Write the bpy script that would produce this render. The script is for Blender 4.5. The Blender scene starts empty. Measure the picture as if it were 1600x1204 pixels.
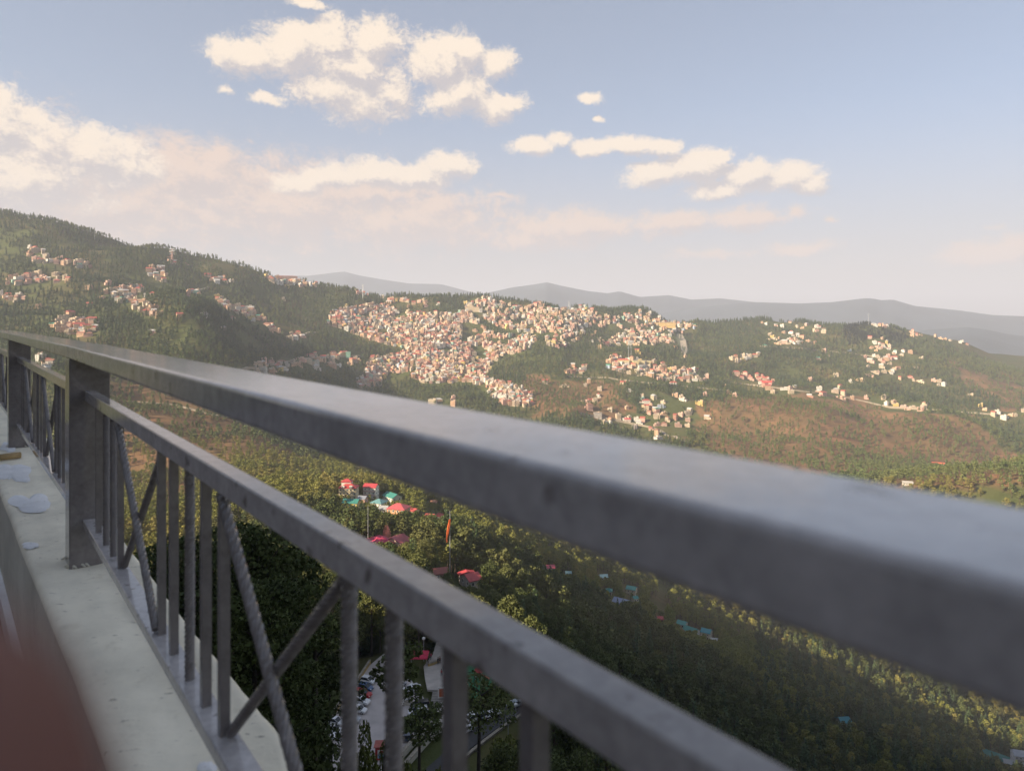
import bpy, math, random
import numpy as np
from mathutils import Vector, Matrix

random.seed(7)
RNG = np.random.default_rng(11)
sc = bpy.context.scene
COL = sc.collection
R = math.radians

# ---------------------------------------------------------------- camera
FPX, W0, H0, YH = 1110.0, 1600.0, 1204.0, 500.0      # focal length, frame and eye level in photo pixels
cam = bpy.data.cameras.new('camera')
camo = bpy.data.objects.new('camera', cam)
COL.objects.link(camo)
camo.location = (0, 0, 0)
camo.rotation_euler = (R(90), 0, 0)
cam.sensor_fit = 'HORIZONTAL'
cam.sensor_width = 36.0
cam.lens = FPX / W0 * 36.0
cam.shift_y = -(H0 / 2 - YH) / W0
cam.clip_start = 0.004
cam.clip_end = 60000.0
cam.dof.use_dof = True
cam.dof.focus_distance = 9.0
cam.dof.aperture_fstop = 5.6
sc.camera = camo

# ---------------------------------------------------------------- light
SUN_AZ, SUN_EL = -118.0, 26.3          # azimuth from +Y clockwise (degrees), elevation
sun_dir = Vector((math.sin(R(SUN_AZ)) * math.cos(R(SUN_EL)), math.cos(R(SUN_AZ)) * math.cos(R(SUN_EL)), math.sin(R(SUN_EL))))
sl = bpy.data.lights.new('sun', 'SUN')
sl.energy = 5.0
sl.angle = R(0.5)
sl.color = (1.0, 0.83, 0.60)
so = bpy.data.objects.new('sun', sl)
COL.objects.link(so)
so.location = (-60, -60, 80)
so.rotation_euler = (-sun_dir).to_track_quat('-Z', 'Y').to_euler()

sc.view_settings.view_transform = 'Standard'
sc.view_settings.look = 'None'
sc.view_settings.gamma = 1.0
sc.view_settings.use_curve_mapping = False
sc.view_settings.exposure = 1.33
sc.render.engine = 'CYCLES'
sc.cycles.max_bounces = 6
sc.cycles.diffuse_bounces = 3
sc.cycles.glossy_bounces = 2
sc.cycles.transmission_bounces = 2
sc.cycles.volume_bounces = 1
sc.cycles.transparent_max_bounces = 6
sc.cycles.use_denoising = True
sc.cycles.sampling_pattern = 'TABULATED_SOBOL'


# ---------------------------------------------------------------- node helper
class NT:
    def __init__(s, tree):
        s.t = tree
        s.n = tree.nodes
        s.l = tree.links

    def new(s, kind, **kw):
        n = s.n.new(kind)
        for k, v in kw.items():
            setattr(n, k, v)
        return n

    def put(s, sock, v):
        if v is None:
            return
        if isinstance(v, bpy.types.NodeSocket):
            s.l.new(v, sock)
        else:
            sock.default_value = v

    def math(s, op, a, b=None, c=None, clamp=False):
        n = s.new('ShaderNodeMath', operation=op, use_clamp=clamp)
        s.put(n.inputs[0], a)
        s.put(n.inputs[1], b)
        s.put(n.inputs[2], c)
        return n.outputs[0]

    def vmath(s, op, a, b=None, out=0):
        n = s.new('ShaderNodeVectorMath', operation=op)
        s.put(n.inputs[0], a)
        if b is not None:
            if op == 'SCALE':
                s.put(n.inputs[3], b)
            else:
                s.put(n.inputs[1], b)
        return n.outputs[out]

    def mix(s, fac, a, b, blend='MIX'):
        n = s.new('ShaderNodeMix', data_type='RGBA', blend_type=blend)
        s.put(n.inputs[0], fac)
        s.put(n.inputs[6], a)
        s.put(n.inputs[7], b)
        return n.outputs[2]

    def noise(s, vec, scale, detail=4.0, rough=0.55, out=0):
        n = s.new('ShaderNodeTexNoise')
        s.put(n.inputs['Vector'], vec)
        n.inputs['Scale'].default_value = scale
        n.inputs['Detail'].default_value = detail
        n.inputs['Roughness'].default_value = rough
        return n.outputs[out]

    def ramp(s, fac, stops, interp='LINEAR'):
        n = s.new('ShaderNodeValToRGB')
        n.color_ramp.interpolation = interp
        e = n.color_ramp.elements
        while len(e) > 1:
            e.remove(e[-1])
        e[0].position = stops[0][0]
        e[0].color = stops[0][1]
        for p, c in stops[1:]:
            k = e.new(p)
            k.color = c
        s.put(n.inputs[0], fac)
        return n.outputs[0]

    def smooth(s, v, lo, hi):
        n = s.new('ShaderNodeMapRange', interpolation_type='SMOOTHSTEP')
        s.put(n.inputs[0], v)
        n.inputs[1].default_value = lo
        n.inputs[2].default_value = hi
        return n.outputs[0]


def rgb(r, g, b):
    return (r, g, b, 1.0)


# ---------------------------------------------------------------- world: Nishita sky with cumulus
world = bpy.data.worlds.new('World')
sc.world = world
world.use_nodes = True
wt = NT(world.node_tree)
wt.n.clear()
w_out = wt.new('ShaderNodeOutputWorld')
w_bg = wt.new('ShaderNodeBackground')
SKY_STRENGTH = 0.062
w_bg.inputs[1].default_value = SKY_STRENGTH
wt.l.new(w_bg.outputs[0], w_out.inputs[0])
sky = wt.new('ShaderNodeTexSky', sky_type='NISHITA', sun_disc=False)
sky.sun_elevation = R(SUN_EL)
sky.sun_rotation = R(SUN_AZ)
sky.altitude = 2200
sky.air_density = 1.0
sky.dust_density = 2.0
sky.ozone_density = 1.5


def ang(px, py):
    """azimuth and elevation (radians) of the sky behind a point of the photograph"""
    x, z = (px - 800) / FPX, (YH - py) / FPX
    return math.atan(x), math.atan(z / math.hypot(1, x))


def cloud_group(name, blobs, nscale, namp, stretch):
    """Field > 0 inside the clouds; every blob is an ellipse in azimuth / elevation."""
    g = bpy.data.node_groups.new(name, 'ShaderNodeTree')
    g.interface.new_socket('Vector', in_out='INPUT', socket_type='NodeSocketVector')
    g.interface.new_socket('Field', in_out='OUTPUT', socket_type='NodeSocketFloat')
    t = NT(g)
    gi, go = t.new('NodeGroupInput'), t.new('NodeGroupOutput')
    p = gi.outputs[0]
    wv = t.noise(p, 30.0, 3.0, 0.5, out=1)
    wq = t.vmath('SCALE', t.vmath('SUBTRACT', wv, (.5, .5, .5)), 0.022)
    p = t.vmath('ADD', p, wq)
    wob = t.noise(t.vmath('MULTIPLY', p, (1, stretch, 1)), nscale, 7.0, 0.58)
    wob2 = t.noise(t.vmath('MULTIPLY', p, (1, stretch, 1)), nscale * 4.1, 4.0, 0.6)
    wob3 = t.noise(t.vmath('MULTIPLY', p, (1, stretch, 1)), nscale * 10.0, 3.0, 0.6)
    wob2 = t.math('ADD', wob2, t.math('MULTIPLY', t.math('SUBTRACT', wob3, .5), .7))
    dv = t.math('ADD', t.math('MULTIPLY', t.math('SUBTRACT', wob, 0.5), namp), t.math('MULTIPLY', t.math('SUBTRACT', wob2, 0.5), namp * 0.58))
    acc = None
    for (px, py, rx, ry, w) in blobs:
        a, e = ang(px, py)
        q = t.vmath('MULTIPLY', t.vmath('SUBTRACT', p, (a, e, 0)), (FPX / rx, FPX / ry, 0))
        f = t.math('SUBTRACT', w * 1.16, t.vmath('LENGTH', q, out=1))
        acc = f if acc is None else t.math('SMOOTH_MAX', acc, f, 0.25)
    t.l.new(t.math('ADD', acc, dv), go.inputs[0])
    return g


CUMULUS = [
    # upper cloud
    (385, 88, 62, 30, 1), (455, 78, 58, 40, 1), (520, 66, 58, 36, 1), (585, 66, 58, 34, 1), (540, 105, 95, 34, 1),
    (515, 138, 62, 32, 1), (560, 165, 80, 34, .85), (610, 150, 60, 42, .8),
    (690, 98, 72, 42, 1), (728, 82, 34, 28, 1), (775, 102, 32, 26, 1), (715, 145, 66, 38, 1), (770, 165, 48, 26, 1), (415, 155, 34, 12, .75), (355, 145, 25, 14, .5),
    (478, 2, 36, 9, .8),
    # second row
    (700, 262, 44, 24, 1), (650, 276, 60, 22, 1), (590, 270, 60, 24, 1), (520, 275, 60, 22, .95), (470, 285, 60, 20, .85),
    # small ones on the right
    (835, 229, 38, 15, 1), (870, 218, 24, 14, 1), (925, 231, 38, 16, 1), (985, 228, 50, 17, 1), (1035, 230, 32, 14, 1), (922, 154, 26, 11, .85), (936, 185, 14, 8, .6),
    (1025, 272, 52, 22, 1), (1090, 262, 62, 26, 1), (1115, 248, 34, 20, 1), (1170, 272, 58, 24, 1), (1230, 278, 46, 24, 1), (1262, 290, 32, 16, 1), (1130, 295, 90, 18, .8),
    # left pile
    (10, 195, 62, 44, 1), (60, 225, 70, 45, 1), (30, 275, 110, 55, 1), (150, 240, 72, 38, 1), (200, 265, 60, 35, .9),
]
BANK = [
    (300, 275, 130, 60, 1), (120, 320, 240, 90, 1), (400, 320, 260, 75, 1), (620, 345, 240, 55, .95), (560, 300, 170, 40, .9),
    (900, 355, 190, 34, .9), (830, 375, 130, 26, .8), (1050, 350, 130, 26, .8), (1170, 340, 90, 24, .85), (1250, 388, 80, 14, .75), (1110, 395, 120, 14, .6),
    (1545, 395, 60, 17, 1), (1590, 385, 40, 18, 1), (1520, 400, 60, 10, .7), (1560, 355, 24, 8, .6), (1245, 330, 20, 14, .7), (1295, 342, 16, 8, .7), (780, 305, 40, 9, .6),
    (1800, 380, 160, 24, .9), (-160, 240, 170, 90, 1), (-420, 300, 200, 60, 1), (2100, 350, 150, 40, .9),
]
tc = wt.new('ShaderNodeTexCoord')
sep = wt.new('ShaderNodeSeparateXYZ')
wt.l.new(tc.outputs['Generated'], sep.inputs[0])
az = wt.math('ARCTAN2', sep.outputs[0], sep.outputs[1])
el = wt.math('ARCSINE', sep.outputs[2])
comb = wt.new('ShaderNodeCombineXYZ')
wt.l.new(az, comb.inputs[0])
wt.l.new(el, comb.inputs[1])
P = comb.outputs[0]
LIT = (-0.010, 0.017, 0)


def field(group, vec):
    n = wt.new('ShaderNodeGroup')
    n.node_tree = group
    wt.put(n.inputs[0], vec)
    return n.outputs[0]


gc = cloud_group('cumulus_field', CUMULUS, 21.0, 1.35, 1.25)
gb = cloud_group('bank_field', BANK, 15.0, 1.6, 1.5)
F0 = field(gc, P)
F1 = field(gc, wt.vmath('ADD', P, LIT))
B0 = field(gb, P)
B1 = field(gb, wt.vmath('ADD', P, (-0.014, 0.016, 0)))
skyc = sky.outputs[0]
# thin veil that whitens the blue a little, everywhere alike
veil = wt.mix(0.30, wt.mix(1.0, skyc, rgb(.97, 1.0, 1.0), 'MULTIPLY'), rgb(3.75, 3.95, 4.25))
low = wt.math('MULTIPLY', wt.math('SUBTRACT', 1.0, wt.smooth(el, -0.03, 0.30)), 0.86)
veil = wt.mix(low, veil, rgb(3.3, 2.58, 2.15))
b_lit = wt.smooth(wt.math('SUBTRACT', B0, B1), -0.28, 0.42)
b_col = wt.mix(b_lit, rgb(4.2, 3.45, 3.2), rgb(6.1, 4.5, 3.5))
b_al = wt.math('MULTIPLY', wt.smooth(B0, -0.1, 0.75), 0.88)
c1 = wt.mix(b_al, veil, b_col)
c_lit = wt.smooth(wt.math('SUBTRACT', F0, F1), -0.36, 0.42)
c_col = wt.mix(c_lit, rgb(3.75, 3.45, 3.5), rgb(7.2, 6.0, 4.7))
c_al = wt.math('MULTIPLY', wt.smooth(F0, -0.08, 0.55), 0.93)
c2 = wt.mix(c_al, c1, c_col)
wt.l.new(c2, w_bg.inputs[0])


# ---------------------------------------------------------------- object helpers
def tag(o, label=None, cat=None, group=None, kind=None):
    if label:
        o['label'] = label
    if cat:
        o['category'] = cat
    if group:
        o['group'] = group
    if kind:
        o['kind'] = kind
    return o


def ob(name, mesh, mat=None, parent=None, loc=None, rot=None):
    o = bpy.data.objects.new(name, mesh)
    COL.objects.link(o)
    if mat is not None and mesh is not None and len(mesh.materials) == 0:
        mesh.materials.append(mat)
    if parent is not None:
        o.parent = parent
    if loc is not None:
        o.location = loc
    if rot is not None:
        o.rotation_euler = rot
    return o


def thing(name, loc, label, cat, group=None, rz=0.0):
    o = bpy.data.objects.new(name, None)
    o.empty_display_size = 0.2
    COL.objects.link(o)
    o.location = loc
    o.rotation_euler = (0, 0, rz)
    return tag(o, label, cat, group)


def copy_thing(src, loc, rz=0.0, scale=None, label=None, group=None, color=None):
    c = src.copy()
    COL.objects.link(c)
    c.location = loc
    c.rotation_euler = (0, 0, rz)
    if scale is not None:
        c.scale = scale
    if label:
        c['label'] = label
    if group:
        c['group'] = group
    for ch in src.children:
        d = ch.copy()
        COL.objects.link(d)
        d.parent = c
        if color is not None and ch.get('painted'):
            d.color = color
        for g in ch.children:
            e = g.copy()
            COL.objects.link(e)
            e.parent = d
            if color is not None and g.get('painted'):
                e.color = color
    return c


class MB:
    """collects simple solids into one mesh"""
    def __init__(s):
        s.v, s.f, s.m = [], [], []

    def add(s, vs, fs, mi=0):
        o = len(s.v)
        s.v += [tuple(v) for v in vs]
        s.f += [tuple(i + o for i in f) for f in fs]
        s.m += [mi] * len(fs)

    def hexa(s, p, mi=0):
        """8 corners: bottom 0-3 counter-clockwise, top 4-7"""
        s.add(p, [(3, 2, 1, 0), (4, 5, 6, 7), (0, 1, 5, 4), (1, 2, 6, 5), (2, 3, 7, 6), (3, 0, 4, 7)], mi)

    def box(s, c, d, mi=0, rz=0.0):
        x, y, z = d[0] / 2, d[1] / 2, d[2] / 2
        q = [(-x, -y, -z), (x, -y, -z), (x, y, -z), (-x, y, -z), (-x, -y, z), (x, -y, z), (x, y, z), (-x, y, z)]
        ca, sa = math.cos(rz), math.sin(rz)
        s.hexa([(c[0] + a * ca - b * sa, c[1] + a * sa + b * ca, c[2] + h) for a, b, h in q], mi)

    def tube(s, pts, rad, n=8, mi=0, cap=True):
        pts = [Vector(p) for p in pts]
        if not hasattr(rad, '__len__'):
            rad = [rad] * len(pts)
        vs, fs = [], []
        for i, p in enumerate(pts):
            d = (pts[min(i + 1, len(pts) - 1)] - pts[max(i - 1, 0)]).normalized()
            a = d.cross(Vector((0, 0, 1)) if abs(d.z) < 0.9 else Vector((1, 0, 0))).normalized()
            b = d.cross(a)
            for k in range(n):
                t = 2 * math.pi * k / n
                vs.append(p + (a * math.cos(t) + b * math.sin(t)) * rad[i])
        for i in range(len(pts) - 1):
            for k in range(n):
                fs.append((i * n + k, i * n + (k + 1) % n, (i + 1) * n + (k + 1) % n, (i + 1) * n + k))
        if cap:
            fs.append(tuple(range(n - 1, -1, -1)))
            fs.append(tuple((len(pts) - 1) * n + k for k in range(n)))
        s.add(vs, fs, mi)

    def prism(s, outline, z0, z1, mi=0):
        n = len(outline)
        vs = [(x, y, z0) for x, y in outline] + [(x, y, z1) for x, y in outline]
        fs = [tuple(range(n - 1, -1, -1)), tuple(range(n, 2 * n))] + [(k, (k + 1) % n, n + (k + 1) % n, n + k) for k in range(n)]
        s.add(vs, fs, mi)

    def mesh(s, name, smooth=False):
        me = bpy.data.meshes.new(name)
        me.from_pydata(s.v, [], s.f)
        me.polygons.foreach_set('material_index', s.m)
        if smooth:
            me.polygons.foreach_set('use_smooth', [True] * len(s.f))
        me.update()
        return me


def np_mesh(name, v, f):
    """v (n,3), f (m,3 or 4) numpy"""
    me = bpy.data.meshes.new(name)
    k = f.shape[1]
    me.vertices.add(len(v))
    me.vertices.foreach_set('co', np.asarray(v, np.float32).ravel())
    me.loops.add(f.size)
    me.loops.foreach_set('vertex_index', f.astype(np.int32).ravel())
    me.polygons.add(len(f))
    me.polygons.foreach_set('loop_start', np.arange(0, f.size, k, dtype=np.int32))
    me.polygons.foreach_set('loop_total', np.full(len(f), k, np.int32))
    me.update(calc_edges=True)
    return me


def bevel(o, w, seg=2):
    m = o.modifiers.new('bevel', 'BEVEL')
    m.width = w
    m.segments = seg
    m.limit_method = 'ANGLE'
    m.angle_limit = R(40)
    return o


# ---------------------------------------------------------------- materials
def principled(name):
    m = bpy.data.materials.new(name)
    m.use_nodes = True
    t = NT(m.node_tree)
    b = t.n['Principled BSDF']
    return m, t, b


def mat_plain(name, c, rough=0.7, var=0.15, scale=3.0, metal=0.0, bump=0.0, coords='Object', spec=None):
    m, t, b = principled(name)
    tcn = t.new('ShaderNodeTexCoord')
    v = tcn.outputs[coords]
    nz = t.noise(v, scale, 5.0, 0.6)
    lo = rgb(*[max(0, k * (1 - var)) for k in c])
    hi = rgb(*[min(1, k * (1 + var)) for k in c])
    t.put(b.inputs['Base Color'], t.ramp(nz, [(0.3, lo), (0.7, hi)]))
    b.inputs['Roughness'].default_value = rough
    b.inputs['Metallic'].default_value = metal
    if spec is not None:
        b.inputs['Specular IOR Level'].default_value = spec
    if bump:
        bn = t.new('ShaderNodeBump')
        bn.inputs['Strength'].default_value = bump
        bn.inputs['Distance'].default_value = 0.01
        t.put(bn.inputs['Height'], t.noise(v, scale * 8, 4.0, 0.6))
        t.l.new(bn.outputs[0], b.inputs['Normal'])
    return m


def mat_objcolor(name, rough=0.7, var=0.2, scale=0.6, coat=0.0):
    """takes the object's own colour: one paint per house or car"""
    m, t, b = principled(name)
    oi = t.new('ShaderNodeObjectInfo')
    tcn = t.new('ShaderNodeTexCoord')
    nz = t.noise(tcn.outputs['Object'], scale, 5.0, 0.65)
    f = t.ramp(nz, [(0.25, rgb(1 - var, 1 - var, 1 - var)), (0.7, rgb(1, 1, 1))])
    t.put(b.inputs['Base Color'], t.mix(1.0, oi.outputs['Color'], f, 'MULTIPLY'))
    b.inputs['Roughness'].default_value = rough
    b.inputs['Coat Weight'].default_value = coat
    return m


def mat_foliage(name, dark, light, warm, rough=0.75):
    """leaf colour varies from tree to tree and in patches over the hillside"""
    m, t, b = principled(name)
    oi = t.new('ShaderNodeObjectInfo')
    geo = t.new('ShaderNodeNewGeometry')
    n1 = t.noise(geo.outputs['Position'], 0.011, 3.0, 0.6)
    n2 = t.noise(geo.outputs['Position'], 0.55, 3.0, 0.6)
    f = t.math('ADD', t.math('MULTIPLY', oi.outputs['Random'], 0.45), t.math('MULTIPLY', n2, 0.55))
    c = t.mix(f, rgb(*dark), rgb(*light))
    c = t.mix(t.math('MULTIPLY', t.smooth(n1, 0.42, 0.68), 0.8), c, rgb(*warm))
    t.put(b.inputs['Base Color'], c)
    b.inputs['Roughness'].default_value = rough
    b.inputs['Specular IOR Level'].default_value = 0.2
    return m


HAZE_D = 0.92e-4
M = {}
M['rail'] = None
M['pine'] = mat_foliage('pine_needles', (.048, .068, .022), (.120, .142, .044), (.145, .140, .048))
M['pine_lit'] = mat_foliage('sunlit_chir_needles', (.115, .135, .030), (.240, .240, .055), (.270, .225, .068))  # golden chir needles, with sunlight of the lit slopes added to the colour
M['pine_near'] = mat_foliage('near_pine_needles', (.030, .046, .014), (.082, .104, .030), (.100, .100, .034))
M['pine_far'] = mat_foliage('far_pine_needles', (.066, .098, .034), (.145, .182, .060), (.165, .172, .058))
M['dark'] = mat_foliage('cloud_shaded_needles', (.014, .024, .016), (.034, .048, .030), (.040, .050, .030))  # conifer needles darkened to carry a cloud shadow on one hilltop
M['deodar'] = mat_foliage('deodar_needles', (.036, .066, .030), (.095, .138, .058), (.115, .142, .050))
M['broad'] = mat_foliage('broad_leaves', (.075, .100, .024), (.180, .195, .046), (.205, .185, .052))
M['bark'] = mat_plain('bark', (.085, .062, .045), 0.9, 0.4, 2.0, bump=0.6)
M['bark_dark'] = mat_plain('bark_dark', (.040, .032, .027), 0.95, 0.4, 2.0, bump=0.6)
M['glass'] = mat_plain('window_glass', (.03, .035, .04), 0.15, 0.2, 1.0)
M['wall'] = mat_objcolor('house_wall', 0.85, 0.22, 0.35)
M['roof'] = mat_objcolor('house_roof', 0.6, 0.25, 0.5)
M['paint'] = mat_objcolor('car_paint', 0.3, 0.05, 1.0, coat=0.6)
M['rubber'] = mat_plain('rubber', (.015, .015, .016), 0.85, 0.2, 8.0)
M['white'] = mat_plain('white_paint', (.75, .74, .70), 0.7, 0.12, 0.8)
M['concrete'] = mat_plain('concrete', (.30, .28, .25), 0.9, 0.25, 0.6)
M['asphalt'] = mat_plain('asphalt', (.060, .059, .060), 0.9, 0.25, 0.5)
M['stone'] = mat_plain('stone', (.28, .25, .20), 0.9, 0.35, 1.2)
M['steel'] = mat_plain('galvanised_steel', (.45, .46, .48), 0.5, 0.15, 2.0, metal=0.3)
M['lamp'] = mat_plain('lamp_glass', (.8, .8, .78), 0.3, 0.05, 2.0)
M['orange'] = mat_plain('orange_cloth', (.62, .13, .03), 0.8, 0.2, 0.8)
M['red'] = mat_plain('red_paint', (.45, .04, .035), 0.6, 0.2, 0.8)
M['turf'] = mat_plain('green_turf', (.035, .16, .075), 0.95, 0.2, 0.7)
M['skin'] = mat_plain('skin', (.130, .046, .036), 0.6, 0.1, 60.0)
M['hair'] = mat_plain('dark_hair', (.012, .01, .009), 0.7, 0.2, 30.0)

# ---------------------------------------------------------------- terrain
def _hash(i, j, s):
    h = (i * 374761393 + j * 668265263 + s * 974634777) & 0xFFFFFFFF
    h = ((h ^ (h >> 13)) * 1274126177) & 0xFFFFFFFF
    return ((h ^ (h >> 16)) & 0xFFFF) / 65535.0


def vnoise(x, y, s=0):
    i, j = np.floor(x).astype(np.int64), np.floor(y).astype(np.int64)
    fx, fy = x - i, y - j
    fx, fy = fx * fx * (3 - 2 * fx), fy * fy * (3 - 2 * fy)
    a, b = _hash(i, j, s), _hash(i + 1, j, s)
    c, d = _hash(i, j + 1, s), _hash(i + 1, j + 1, s)
    return (a + (b - a) * fx) * (1 - fy) + (c + (d - c) * fx) * fy


def fbm(x, y, s=0, n=4):
    t, a, f, q = 0.0, 0.5, 1.0, 0.0
    for k in range(n):
        t = t + a * vnoise(x * f + 13.7 * k, y * f - 7.3 * k, s + k)
        q += a
        a *= 0.5
        f *= 2.03
    return t / q - 0.5


def ypx(Y, y):
    return -(y - YH) / FPX * Y


# depth Y along the view and height z of the lie of the land in the columns of the photograph
COLS = {
    -400: [(60, -22), (150, -40), (300, -75), (480, -130), (640, -165), (800, -180), (1050, -100), (1300, -60), (1600, 0), (2000, 160), (2400, 330), (3000, 150), (6000, -150)],
    0: [(60, -35), (150, -80), (300, -120), (500, -150), (650, -175), (800, -185), (1050, ypx(1050, 600)), (1300, ypx(1300, 560)), (1600, ypx(1600, 500)), (2000, ypx(2000, 415)), (2400, ypx(2400, 337)), (3000, 150), (6000, -100)],
    60: [(60, -36), (150, -82), (300, -122), (500, -152), (650, -176), (800, -186), (1050, ypx(1050, 605)), (1300, ypx(1300, 560)), (1600, ypx(1600, 500)), (2000, ypx(2000, 415)), (2400, ypx(2400, 340)), (3000, 150), (6000, -100)],
    110: [(60, -37), (150, -83), (300, -125), (500, -154), (640, -177), (790, -187), (1050, ypx(1050, 615)), (1310, ypx(1310, 560)), (1620, ypx(1620, 495)), (2020, ypx(2020, 418)), (2400, ypx(2400, 362)), (3000, 150), (6000, -100)],
    200: [(60, -38), (150, -85), (300, -130), (480, -160), (620, -180), (780, -190), (1050, ypx(1050, 640)), (1350, ypx(1350, 565)), (1650, ypx(1650, 492)), (2050, ypx(2050, 425)), (2400, ypx(2400, 385)), (3000, 120), (6000, -120)],
    300: [(60, -39), (150, -90), (290, -128), (470, -148), (620, -165), (800, -182), (1080, ypx(1080, 650)), (1330, ypx(1330, 560)), (1560, ypx(1560, 475)), (2100, ypx(2100, 450)), (2450, ypx(2450, 404)), (3000, 80), (6000, -150)],
    400: [(60, -40), (150, -95), (280, -122), (470, ypx(470, 803)), (620, ypx(620, 772)), (850, -178), (1150, ypx(1150, 662)), (1500, ypx(1500, 588)), (1900, ypx(1900, 533)), (2250, ypx(2250, 475)), (2500, ypx(2500, 431)), (3100, 30), (6000, -150)],
    500: [(60, -50), (150, -90), (255, -108), (420, -124), (590, -147), (920, -195), (1300, ypx(1300, 663)), (1650, ypx(1650, 610)), (2000, ypx(2000, 550)), (2400, ypx(2400, 478)), (2600, ypx(2600, 449)), (3200, -20), (6000, -200)],
    600: [(60, -55), (140, -88), (215, -90), (370, -115), (560, ypx(560, 778)), (1000, -214), (1500, -225), (1800, ypx(1800, 642)), (2150, ypx(2150, 570)), (2500, ypx(2500, 492)), (2700, ypx(2700, 464)), (3300, -60), (6000, -250)],
    700: [(60, -56), (140, -89), (225, -95), (400, -126), (600, ypx(600, 808)), (1050, -230), (1520, -230), (1820, ypx(1820, 632)), (2200, ypx(2200, 565)), (2550, ypx(2550, 490)), (2780, ypx(2780, 467)), (3350, -60), (6000, -280)],
    800: [(60, -55), (165, -102), (280, -121), (440, -155), (640, ypx(640, 846)), (1150, -252), (1550, ypx(1550, 672)), (1850, ypx(1850, 625)), (2250, ypx(2250, 560)), (2600, ypx(2600, 492)), (2850, ypx(2850, 474)), (3400, -60), (6000, -300)],
    900: [(60, -54), (160, -100), (280, -134), (435, -176), (660, ypx(660, 880)), (1120, -265), (1500, ypx(1500, 685)), (1820, ypx(1820, 630)), (2280, ypx(2280, 560)), (2720, ypx(2720, 492)), (2950, ypx(2950, 474)), (3500, -60), (6000, -320)],
    1000: [(60, -56), (150, -114), (280, -168), (430, ypx(430, 998)), (680, ypx(680, 917)), (1100, -277), (1450, ypx(1450, 702)), (1800, ypx(1800, 637)), (2300, ypx(2300, 560)), (2850, ypx(2850, 500)), (3000, ypx(3000, 484)), (3600, -80), (6000, -350)],
    1090: [(60, -60), (150, -122), (290, -188), (440, -220), (700, ypx(700, 955)), (1080, -280), (1420, ypx(1420, 712)), (1780, ypx(1780, 645)), (2300, ypx(2300, 580)), (2850, ypx(2850, 540)), (3100, ypx(3100, 512)), (3700, -120), (6000, -380)],
    1200: [(60, -62), (150, -132), (300, -206), (450, ypx(450, 1095)), (720, ypx(720, 992)), (1050, -284), (1400, ypx(1400, 728)), (1750, ypx(1750, 645)), (2200, ypx(2200, 597)), (2900, ypx(2900, 522)), (3250, ypx(3250, 499)), (3800, -120), (6000, -400)],
    1300: [(60, -62), (150, -140), (310, -226), (450, -268), (715, ypx(715, 1025)), (1000, ypx(1000, 760)), (1400, -295), (1760, ypx(1760, 640)), (2200, ypx(2200, 605)), (2900, ypx(2900, 530)), (3250, ypx(3250, 507)), (3800, -140), (6000, -420)],
    1370: [(60, -62), (150, -144), (320, -240), (450, -273), (705, ypx(705, 1050)), (940, ypx(940, 752)), (1400, -302), (1760, ypx(1760, 652)), (2200, ypx(2200, 620)), (2850, ypx(2850, 535)), (3200, ypx(3200, 503)), (3800, -150), (6000, -420)],
    1450: [(60, -62), (150, -146), (320, -250), (460, -292), (705, ypx(705, 1080)), (910, ypx(910, 742)), (1400, -308), (1760, ypx(1760, 655)), (2200, ypx(2200, 625)), (2850, ypx(2850, 552)), (3200, ypx(3200, 524)), (3800, -180), (6000, -420)],
    1600: [(60, -62), (150, -150), (320, -262), (480, -320), (720, ypx(720, 1125)), (880, ypx(880, 738)), (1400, -330), (1800, ypx(1800, 690)), (2250, ypx(2250, 640)), (2800, ypx(2800, 595)), (3200, ypx(3200, 560)), (3800, -260), (6000, -420)],
    1900: [(50, -40), (150, -115), (320, -230), (480, -320), (720, -390), (880, -170), (1400, -330), (1800, -310), (2250, -290), (2800, -260), (3200, -200), (3800, -280), (6000, -420)],
}
NK = 13
_th, _r, _z = [], [], []
for px, pts in sorted(COLS.items()):
    th = math.atan((px - 800) / FPX)
    _th.append(th)
    _r.append([p[0] / math.cos(th) for p in pts])
    _z.append([p[1] for p in pts])
RB = [60, 150, 320, 480, 720, 950, 1400, 1750, 2200, 2800, 3200, 3800, 6000]
for deg, zz in {  # unseen ground beside and behind; left hill raised to shade the near slope
    -62: [10, 16, 0, -60, -110, -130, -60, 0, 60, 120, 120, 60, -100],
    -80: [22, 36, 26, -10, -60, -100, -80, -40, 0, 40, 40, 0, -100],
    -105: [24, 40, 34, 4, -40, -90, -100, -100, -100, -100, -100, -100, -150],
    -135: [18, 36, 34, 14, -30, -80, -110, -120, -130, -140, -150, -160, -200],
    180: [4, 12, 14, 0, -40, -90, -130, -150, -160, -160, -170, -180, -250],
    130: [-5, -10, -20, -50, -100, -150, -200, -200, -200, -220, -220, -260, -300],
    90: [-20, -50, -110, -170, -240, -260, -280, -280, -280, -280, -280, -300, -350],
    62: [-35, -95, -190, -270, -340, -260, -310, -300, -290, -280, -260, -300, -400],
}.items():
    _th.append(R(deg))
    _r.append(RB)
    _z.append(zz)
    if deg == 180:
        _th.append(-math.pi)
        _r.append(RB)
        _z.append(zz)
_o = np.argsort(_th)
_th = np.array(_th)[_o]
_r = np.array(_r, float)[_o]
_z = np.array(_z, float)[_o]
# level pads for the car park, the path, the playground and the road below: (x, y, radius, z)
def plane(px, py, z):
    Y = -z * FPX / (py - YH)
    return Vector(((px - 800) / FPX * Y, Y, z))


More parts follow.
